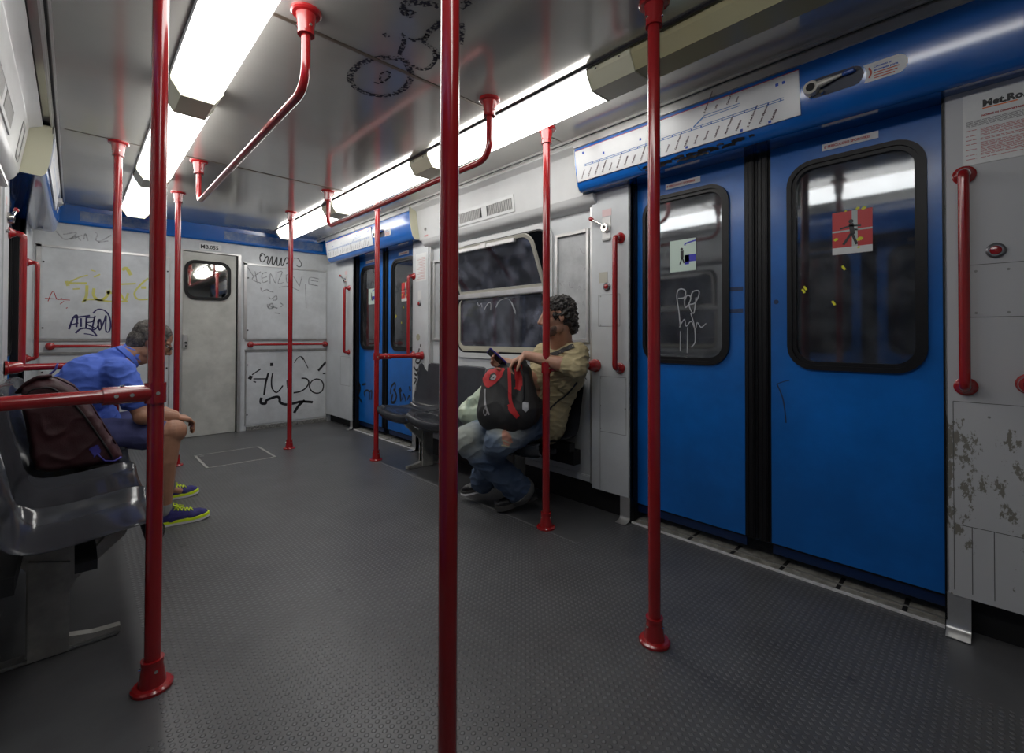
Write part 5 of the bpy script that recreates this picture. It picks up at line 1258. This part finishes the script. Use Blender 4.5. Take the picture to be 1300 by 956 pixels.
# running shoes
def shoe(parent, heel, toe, upper, sole, midsole, laces, h=.075, zs=0, name='running_shoe', tilt=0):
    heel, toe = Vector(heel), Vector(toe); d = (toe-heel); L = d.length; d.normalize(); s = Vector((0, 0, 1)).cross(d).normalized(); u = d.cross(s).normalized()
    P = lambda x, y, z: heel+d*x*L+s*y+u*z
    outl = [(0, .0), (.01, .018), (.06, .031), (.18, .035), (.35, .034), (.52, .040), (.68, .047), (.82, .046), (.93, .034), (.985, .018), (1.0, 0)]
    pts = [(x, y) for x, y in outl]+[(x, -y*.9) for x, y in outl[-2:0:-1]]
    lift = lambda x: .012*max(0, (x-.7)/.3)**2
    def slab(nm, z0, z1, k, mt_, par):
        bm = B(); lo = [bm.verts.new(P(.5+(x-.5)*k, y*k, z0+lift(x))) for x, y in pts]; hi = [bm.verts.new(P(.5+(x-.5)*k*.985, y*k*.97, z1+lift(x)*.8)) for x, y in pts]
        n = len(pts)
        for i in range(n): bm.faces.new((lo[i], lo[(i+1) % n], hi[(i+1) % n], hi[i]))
        bm.faces.new(lo[::-1]); bm.faces.new(hi); return autosmooth(obj(nm, bm, mt_, par), 50)
    bm = B()
    capsule(bm, P(.12, 0, .045), P(.80, 0, .034), .034, .030, 16, 5); capsule(bm, P(.12, 0, .055), P(.22, 0, .075), .036, .036)
    capsule(bm, P(.30, 0, .062), P(.72, 0, .040), .030, .026); capsule(bm, P(.66, .012, .032), P(.88, .004, .030), .030, .024); capsule(bm, P(.66, -.012, .032), P(.86, -.006, .030), .030, .022)
    for i in (.1, .3, .5, .7): ell(bm, P(i, 0, .026), (.035, .035, .014), 12)
    up_ = blob(name, bm, upper, parent, .0045, 3)
    slab('midsole', .012, .027, 1.0, midsole, up_); slab('outsole', .0, .013, 1.015, sole, up_)
    if laces:
        bm = B(); r = random.Random(3); f = projector(up_, P(.5, 0, .05), d, s, u, .003)
        for k in range(5):
            x0 = (-.16+.065*k)*L+.0
            for sg in (-1, 1): sweep(bm, [f(x0, sg*.020), f(x0+.010, 0)+u*.003, f(x0+.022, -sg*.020)], .0028, 6)
        for sg in (-1, 1):
            q = f(-.17*L, 0)+u*.004; loop = [q, q+s*sg*.025+u*.012, q+s*sg*.040+d*.012+u*.002, q+s*sg*.022+d*.020, q]
            sweep(bm, loop, .0026, 6); sweep(bm, [q, q+s*sg*.02+d*.03-u*.004, q+s*sg*.03+d*.05-u*.014], .0026, 6)
        obj('laces', bm, laces, up_)
    return up_
NEON = mat('neon_yellow', (.62, .80, .02), .5); NAVY = mat('navy_mesh', (.035, .03, .19), .7, var=.3, vscale=60, bump=.3, bscale=500); WSOLE = mat('white_sole', (.62, .62, .62), .5)
shoe(man, (.335, 3.278, .002), (.600, 3.262, .002), NAVY, WSOLE, NEON, NEON); shoe(man, (.385, 3.775, .002), (.635, 3.80, .002), NAVY, WSOLE, NEON, NEON)
for a in (anR, anL):
    bm = B(); capsule(bm, a+V(-.004, 0, -.01), a+V(-.004, 0, .018), .041, .040); blob('ankle_sock', bm, mat('grey_sock', (.22, .22, .22), .9), man, .005, 2)

# ================================================================== maroon backpack on the left bench
MAROON = mat('maroon_nylon', (.048, .011, .015), .55, var=.35, vscale=10, bump=.15, bscale=260)
bp1 = thing('backpack', (0, 3.0, .45), 'dark maroon backpack lying on the left bench beside the man in blue', 'backpack')
bm = B()
prof = [(-.135, .55), (-.150, .66), (-.168, .78), (-.160, .855), (-.115, .890), (-.06, .89), (.0, .845), (.055, .755), (.105, .655), (.150, .56), (.178, .495), (.165, .470), (.0, .462), (-.08, .462), (-.12, .48)]
yb0, yb1 = 2.90, 3.17
def rings_bag(prof, ys, shrink):
    cx = sum(p[0] for p in prof)/len(prof); cz = sum(p[1] for p in prof)/len(prof); R = []
    for y, k in zip(ys, shrink): R.append([bm.verts.new((cx+(x-cx)*k, y, max(.462, cz+(z-cz)*k))) for x, z in prof])
    n = len(prof)
    for a, b in zip(R, R[1:]):
        for i in range(n): bm.faces.new((a[i], a[(i+1) % n], b[(i+1) % n], b[i]))
    bm.faces.new(R[0][::-1]); bm.faces.new(R[-1])
rings_bag(prof, [yb0, yb0+.02, yb0+.06, yb1-.06, yb1-.02, yb1], [.86, .95, 1.0, 1.0, .95, .86])
pack1 = blob('main_pack', bm, MAROON, bp1, .006, 8, wrinkle(.007, (9, 7, 9), .3, 21))
f = projector(pack1, (0, 2.9, .68), (1, 0, 0), (0, 0, 1), (0, -1, 0), .003)
bm = B(); arc = [(-.145, .12), (-.12, .17), (-.06, .175), (.0, .12), (.045, .045), (.09, -.04), (.128, -.12), (.150, -.175)]
pts = [f(u-.012, v-.004) for u, v in arc]; sweep(bm, fillet(pts, .03, 4), .0045, 8); obj('zip_seam', bm, BLACK, bp1, smooth=True)
f2 = projector(pack1, (0, 3.0, .68), (1, 0, 0), (0, 1, 0), (0, 0, 1), .004)
bm = B(); sweep(bm, fillet([f2(-.11, -.02), f2(-.06, -.015), f2(.0, -.01), f2(.06, -.012), f2(.11, -.015), f2(.15, -.02)], .03, 4), .009, 8, flat=.4); obj('side_seam', bm, MAROON, bp1, smooth=True)
VIO = mat('violet_strap', (.05, .045, .28), .6)
bm = B(); sweep(bm, fillet([(-.085, 2.96, .875), (-.078, 2.95, .905), (-.060, 2.945, .925), (-.052, 2.945, .955)], .02, 5), [.010]*2+[.009]*18 if False else .009, 8, flat=.45); obj('grab_loop', bm, VIO, bp1, smooth=True)
patch('side_patch', [(.055, -.12), (.085, -.105), (.10, -.14), (.075, -.165)], f, VIO, bp1)
bm = B(); sweep(bm, [f(.085, -.15), f(.11, -.185), f(.145, -.195), f(.168, -.185)], .008, 8, flat=.5); obj('lower_strap', bm, VIO, bp1, smooth=True)
bm = B(); sweep(bm, fillet([(-.175, 2.97, .83), (-.150, 2.95, .868), (-.115, 2.94, .895), (-.07, 2.94, .90)], .03, 5), .016, 10, flat=.5); obj('shoulder_strap', bm, MAROON, bp1, smooth=True)

# ================================================================== man in khaki (right bench)
man2 = thing('person', (2.15, 1.98, .45), 'seated man in khaki shirt and ripped jeans holding a phone on the right bench', 'person')
F2 = V(-.78, .62, -.06)
fd = V(-.76, .65, 0).normalized(); ld = V(-.65, -.76, 0).normalized()
hC = V(2.12, 2.02, .565); hpL, hpR = hC+ld*.085, hC-ld*.085
k2L, k2R = V(1.765, 1.965, .490), V(1.655, 2.155, .480)
a2R, a2L = V(1.995, 2.05, .150), V(1.93, 2.30, .165)
shC = V(2.175, 1.835, .985); s2L = V(2.105, 1.685, .975); s2R = V(2.16, 1.985, .965)
e2L = V(2.115, 1.625, .935); e2R = V(2.03, 1.93, .80)
e2L = V(2.145, 1.66, .948)
w2L = V(1.895, 1.885, .975); w2R = V(1.875, 1.955, .918)
e2L = V(2.06, 1.645, .905)
HC2 = V(2.075, 1.805, 1.195)
bm = B()
P2, A2 = head_parts(bm, HC2, F2, (0, 0, 1), 1.0)
capsule(bm, shC+V(.0, 0, .0), HC2+V(.025, -.02, -.05), .056, .054); capsule(bm, shC+V(-.03, .02, .0), HC2+V(-.01, .01, -.08), .045, .038)
capsule(bm, hC+V(0, 0, .03), hC+V(.02, -.06, .20), .10, .12); capsule(bm, hC+V(.02, -.06, .20), shC-V(0, 0, .10), .12, .12)
capsule(bm, shC-V(0, 0, .04), s2L, .05, .055); capsule(bm, shC-V(0, 0, .04), s2R, .05, .055)
for s_, e, w_ in ((s2L, e2L, w2L), (s2R, e2R, w2R)):
    capsule(bm, s_, e, .052, .043); capsule(bm, e, e+(w_-e)*.35, .042, .044); capsule(bm, e+(w_-e)*.3, w_, .043, .027)
for h, k, a in ((hpL, k2L, a2L), (hpR, k2R, a2R)):
    capsule(bm, h, k, .078, .056); capsule(bm, k, a, .050, .034)
hand(bm, w2L, V(-.66, .60, -.45), V(.1, -.15, .98), -1, (.75, .8, .85, .9), .7, .95)
hand(bm, w2R, V(-.62, .74, .12), V(.62, .50, -.55), 1, (.75, .8, .85, .9), .9, 1.05)
body2 = blob('body', bm, SKIN2, man2, .0045, 3)
eyes(P2, A2, man2)
# khaki shirt
bm = B()
capsule(bm, V(2.165, 1.985, .61), V(2.175, 1.93, .74), .140, .138, 20, 6); capsule(bm, V(2.185, 1.93, .74), V(2.180, 1.86, .90), .142, .140, 20, 6, 1.15, ld)
capsule(bm, V(2.18, 1.86, .90), shC-V(0, 0, .03), .135, .085, 20, 6, 1.1, ld)
capsule(bm, V(2.18, 1.90, .53), V(2.18, 1.93, .62), .065, .12); capsule(bm, V(2.12, 1.93, .54), V(2.15, 1.92, .70), .12, .12)
capsule(bm, shC-V(0, 0, .035), s2L, .082, .078); capsule(bm, shC-V(0, 0, .035), s2R, .082, .078)
q = s2L+(e2L-s2L)*1.0; capsule(bm, s2L, q, .080, .066); capsule(bm, e2L, e2L+(w2L-e2L)*.18, .062, .055)
capsule(bm, s2R, s2R+(e2R-s2R)*.9, .074, .062); capsule(bm, s2L, V(2.15, 1.80, .85), .075, .12)
capsule(bm, shC-V(0, 0, .01), shC+V(-.01, .0, .035), .075, .064)
shirt2 = blob('khaki_shirt', bm, KHAKI, man2, .0055, 4, wrinkle(.0075, (13, 13, 26), .7, 5))
bm = B(); ctr = shC+V(-.006, 0, .050); dn = (HC2-shC).normalized(); a_, b_ = frame_of(dn)
sweep(bm, [ctr-dn*.030, ctr-dn*.004, ctr+dn*.014, ctr+dn*.006], [.078, .066, .064, .058], 26); autosmooth(obj('collar', bm, KHAKI, shirt2))
# ripped jeans
def jeans_mat():
    mt = bpy.data.materials.new('worn_denim'); mt.use_nodes = True; nt = mt.node_tree; L = nt.links.new; b = nt.nodes['Principled BSDF']; b.inputs['Roughness'].default_value = .9
    tc = nt.nodes.new('ShaderNodeTexCoord'); n = nt.nodes.new('ShaderNodeTexNoise'); n.inputs['Scale'].default_value = 12; n.inputs['Detail'].default_value = 8; L(tc.outputs['Object'], n.inputs['Vector'])
    def near(c, r):
        vm = nt.nodes.new('ShaderNodeVectorMath'); vm.operation = 'DISTANCE'; vm.inputs[1].default_value = c; L(tc.outputs['Object'], vm.inputs[0])
        mr = nt.nodes.new('ShaderNodeMapRange'); mr.inputs['From Min'].default_value = r; mr.inputs['From Max'].default_value = r*.25; L(vm.outputs['Value'], mr.inputs['Value']); return mr.outputs[0]
    a = near((1.63, 2.13, .50), .21); c = near((1.80, 1.93, .57), .20)
    mx = nt.nodes.new('ShaderNodeMath'); mx.operation = 'MAXIMUM'; L(a, mx.inputs[0]); L(c, mx.inputs[1])
    ad = nt.nodes.new('ShaderNodeMath'); ad.operation = 'MULTIPLY_ADD'; L(n.outputs['Fac'], ad.inputs[0]); ad.inputs[1].default_value = .7; ad.inputs[2].default_value = -.28
    s = nt.nodes.new('ShaderNodeMath'); s.operation = 'ADD'; s.use_clamp = True; L(mx.outputs[0], s.inputs[0]); L(ad.outputs[0], s.inputs[1])
    rp = nt.nodes.new('ShaderNodeValToRGB'); rp.color_ramp.elements[0].color = (.045, .075, .135, 1); rp.color_ramp.elements[1].color = (.32, .345, .315, 1)
    e = rp.color_ramp.elements.new(.45); e.color = (.12, .165, .235, 1)
    L(s.outputs[0], rp.inputs['Fac']); L(rp.outputs['Color'], b.inputs['Base Color'])
    n2 = nt.nodes.new('ShaderNodeTexNoise'); n2.inputs['Scale'].default_value = 380; bp = nt.nodes.new('ShaderNodeBump'); bp.inputs['Strength'].default_value = .15; L(tc.outputs['Object'], n2.inputs['Vector']); L(n2.outputs['Fac'], bp.inputs['Height']); L(bp.outputs['Normal'], b.inputs['Normal'])
    return mt
DENIM = jeans_mat()
bm = B(); capsule(bm, hpL+V(.02, 0, 0), hpR+V(.02, 0, 0), .105, .105)
for h, k, a in ((hpL, k2L, a2L), (hpR, k2R, a2R)):
    rk = .090 if k is k2L else .080; capsule(bm, h, k, .102, rk, 20, 6); ell(bm, k, (rk,)*3, 18)
    mid = k+(a-k)*.5; capsule(bm, k, mid, .074, .080, 18); capsule(bm, mid, a+V(0, 0, .0), .080, .090, 18, 5)
jn = blob('jeans', bm, DENIM, man2, .0055, 4, wrinkle(.0085, (10, 10, 17), .9, 14))
cam_n = V(-.69, -.72, .15)
la = V(.73, -.69, 0)
fj = projector(jn, (1.77, 1.92, .515), la, (0, 0, 1), cam_n, .002)
patch('knee_hole', [(-.02, .035), (.0, .045), (.03, .01), (.04, -.025), (.015, -.045), (-.01, -.035), (-.02, -.01)], fj, mat('knee_skin', (.50, .24, .17), .6), jn)
bm = B()
for (u0, v0, u1, v1) in ((-.022, -.04, .02, -.05), (-.02, -.01, .03, -.035), (.035, .10, .085, .065), (.045, .098, .09, .068), (.13, .115, .165, .09)):
    ribbon(bm, [(u0, v0), ((u0+u1)/2, (v0+v1)/2+.002), (u1, v1)], .007, lambda u, v, w: fj(u, v)+cam_n*.002)
obj('frayed_threads', bm, mat('frayed_thread', (.42, .38, .26), .8), jn)
# hair: dark, curly
h2 = [(-.022, 0, .055, .100, .086, .080), (-.065, 0, .00, .060, .078, .080), (.035, 0, .090, .050, .062, .030), (-.085, 0, -.055, .040, .060, .050), (-.040, .058, .020, .055, .030, .050), (-.040, -.058, .020, .055, .030, .050), (.020, .066, .020, .014, .012, .035), (.020, -.066, .020, .014, .012, .035)]
hair('hair', P2, A2, 1.0, DARKH, man2, h2, lambda co: .010*mnoise.noise(co*42)+.008*mnoise.noise(co*95), .0035)
bm = B()
for (x, y, z, rx, ry, rz) in ((.040, 0, -.078, .045, .046, .034), (.020, .040, -.062, .036, .022, .030), (.020, -.040, -.062, .036, .022, .030), (.066, 0, -.092, .0235, .0255, .0205)): ell(bm, P2(x, y, z), (rx+.0015, ry+.0015, rz+.0015), 14, A2)
# dark stubble follows the jaw, a thin skin above it
st = blob('stubble', bm, mat('grey_stubble', (.22, .15, .12), .8, var=.5, vscale=140), man2, .004, 2)
DSH = mat('dark_leather_shoe', (.007, .007, .008), .35); DSO = mat('worn_dark_sole', (.05, .048, .045), .7)
shoe(man2, (2.10, 1.985, .085), (1.905, 2.150, .002), DSH, DSO, DSO, None, name='dark_shoe'); shoe(man2, (1.985, 2.245, .105), (1.86, 2.44, .04), DSH, WSOLE, DSO, None, name='dark_shoe')
# pale worn hem low on the shin
bm = B(); dh = (a2R-k2R).normalized(); ah, bh = frame_of(dh); ch = a2R+dh*.030
sweep(bm, [ch-dh*.012, ch+dh*.022, ch+dh*.040], [.092, .088, .074], 24); autosmooth(obj('worn_hem', bm, mat('pale_hem', (.17, .17, .16), .9, var=.3, vscale=20), jn))

# ================================================================== black and red backpack on his lap
bp2 = thing('backpack', (1.84, 1.97, .60), 'black and red backpack held on the lap of the man in khaki', 'backpack')
PBLK = mat('black_nylon', (.020, .020, .021), .6, bump=.15, bscale=240, var=.2, vscale=20); PRED = mat('red_nylon', (.48, .018, .022), .6, bump=.12, bscale=240)
a_ = V(-.73, .69, 0).normalized(); n_ = V(-.68, -.715, .16).normalized(); b_ = n_.cross(a_).normalized()
if b_.z < 0: b_ = -b_
b_ = (V(0, 0, 1)-n_*n_.z).normalized()
O2 = V(1.845, 1.955, .745)
Q = lambda u, v, w: O2+a_*u+b_*v+n_*w
bm = B()
capsule(bm, Q(.085, -.10, 0), Q(.085, .07, -.01), .115, .085, 18, 6, .85, n_); capsule(bm, Q(-.055, -.09, 0), Q(-.045, .12, -.02), .115, .080, 18, 6, .85, n_)
capsule(bm, Q(.02, -.11, 0), Q(.02, .10, 0), .115, .090, 18, 6, .9, n_); capsule(bm, Q(-.06, -.10, -.02), Q(-.13, -.07, -.03), .10, .065, 16, 5)
capsule(bm, Q(-.05, .10, -.01), Q(-.06, .185, -.02), .060, .035, 14, 5)
pk = blob('main_pack', bm, PBLK, bp2, .006, 6, wrinkle(.005, (10, 10, 7), .4, 31))
fp = projector(pk, O2, a_, b_, n_, .0025)
# outline helper: coordinates measured on the pack face (u to the viewer's left, v up)
patch('top_pocket', [(.155, .055), (.165, .095), (.135, .14), (.085, .155), (.035, .145), (.055, .095), (.09, .06), (.13, .035)], fp, PRED, bp2)
lg_ = B(); ribbon(lg_, [(.115, .085), (.10, .105), (.088, .10), (.098, .085), (.11, .088)], .010, lambda u, v, w: fp(u, v)+n_*.003); obj('round_logo', lg_, mat('logo_grey', (.35, .35, .36), .4), bp2)
patch('logo_field', [(.125, .078), (.12, .11), (.098, .125), (.085, .11), (.09, .085)], lambda u, v: fp(u, v)+n_*.0012, PBLK, bp2)
patch('red_panel', [(-.015, .165), (-.025, .05), (-.018, .03), (-.05, .02), (-.062, .05), (-.062, .17), (-.04, .19)], fp, PRED, bp2)
bm = B(); ribbon(bm, [(.012, .150), (.008, .05), (.005, -.03), (-.012, -.085)], .018, lambda u, v, w: fp(u, v)+n_*.001); obj('red_piping', bm, PRED, bp2)
patch('red_lower_flash', [(.02, -.06), (.012, -.095), (-.03, -.135), (-.048, -.12), (-.018, -.07), (-.005, -.05)], lambda u, v: fp(u, v)+n_*.001, PRED, bp2)
patch('reflective_oval', [(-.062, -.05), (-.075, -.042), (-.095, -.05), (-.098, -.085), (-.08, -.10), (-.066, -.085)], lambda u, v: fp(u, v)+n_*.001, mat('reflective_grey', (.42, .43, .45), .35), bp2)
bm = B(); ribbon(bm, [(.148, .03), (.147, -.02), (.140, -.07), (.122, -.115)], .010, lambda u, v, w: fp(u, v)+n_*.001)
ribbon(bm, [(.146, -.075), (.152, -.10), (.142, -.118), (.134, -.10)], .005, lambda u, v, w: fp(u, v)+n_*.001)
ob_ = obj('zip_pull_cord', bm, mat('cord_grey', (.30, .30, .31), .5), bp2)
bm = B(); sweep(bm, fillet([Q(-.03, .14, .06), Q(-.045, .17, .05), Q(-.07, .10, .075), Q(-.072, -.02, .085), Q(-.06, -.10, .08)], .03, 5), .010, 8, flat=.4); obj('strap', bm, PBLK, bp2, smooth=True)
# strap over his shoulder and down the back
fs = projector(shirt2, (2.13, 1.78, .9), la, (0, 0, 1), cam_n, .004)
for pts, wd in (([(-.10, .07), (-.04, .085), (.0, .10), (.03, .11)], .026), ([(.055, -.09), (.0, -.16), (-.05, -.20), (-.10, -.25)], .010)):
    bm = B(); ribbon(bm, pts, wd, lambda u, v, w: fs(u, v)); obj('shoulder_strap', bm, PBLK, bp2)


# ================================================================== pale plastic bag on the seat
pb = thing('plastic_bag', (2.08, 2.50, .45), 'pale green knotted plastic bag on the right bench behind the black backpack', 'plastic bag')
bm = B()
capsule(bm, V(2.03, 2.565, .545), V(2.07, 2.45, .56), .090, .10); capsule(bm, V(2.05, 2.52, .60), V(2.06, 2.45, .69), .085, .058); capsule(bm, V(2.06, 2.45, .69), V(2.05, 2.40, .750), .050, .018)
def bagd(co):
    a = wrinkle(.010, (13, 13, 5), .2, 4, .5)(co); return a
for v in bm.verts: v.co.z = max(v.co.z, .4585)
blob('bag_body', bm, mat('pale_green_plastic', (.52, .58, .42), .32, var=.2, vscale=9, vcol=(.40, .50, .40, 1), coat=.2), pb, .006, 4, bagd)
bm = B(); sweep(bm, [(2.05, 2.40, .745), (2.047, 2.39, .757), (2.04, 2.375, .770)], [.012, .016, .006], 10); obj('bag_knot', bm, mat('pale_green_plastic', (.5, .5, .5)), pb, smooth=True)
bm = B(); sweep(bm, [(2.052, 2.415, .752), (2.045, 2.385, .758)], .006, 8); obj('yellow_tie', bm, mat('yellow_tie', (.7, .4, .03), .5), pb)

# ================================================================== phone in his hand
ph = None
pc = w2R+V(-.092, .056, .042)
bm = B(); box(bm, -.034, .034, -.005, .005, -.066, .066); bevel(bm, .004, 3)
up_p = V(-.45, .52, .60).normalized(); nz = V(-.62, -.70, .12); nz = (nz-up_p*nz.dot(up_p)).normalized(); xx = up_p.cross(nz).normalized()
MM = Matrix(((xx.x, nz.x, up_p.x, pc.x), (xx.y, nz.y, up_p.y, pc.y), (xx.z, nz.z, up_p.z, pc.z), (0, 0, 0, 1)))
MM = MM @ Matrix.Rotation(math.radians(62), 4, 'Z')
bm.transform(MM)
phone = thing('mobile_phone', pc, 'dark violet mobile phone in the right hand of the man in khaki', 'phone')
obj('case', bm, mat('violet_phone_case', (.03, .02, .22), .3), phone)
bm = B(); box(bm, -.030, .030, .0051, .0056, -.060, .060); bm.transform(MM); obj('screen', bm, mat('phone_screen', (.02, .02, .025), .08), phone)
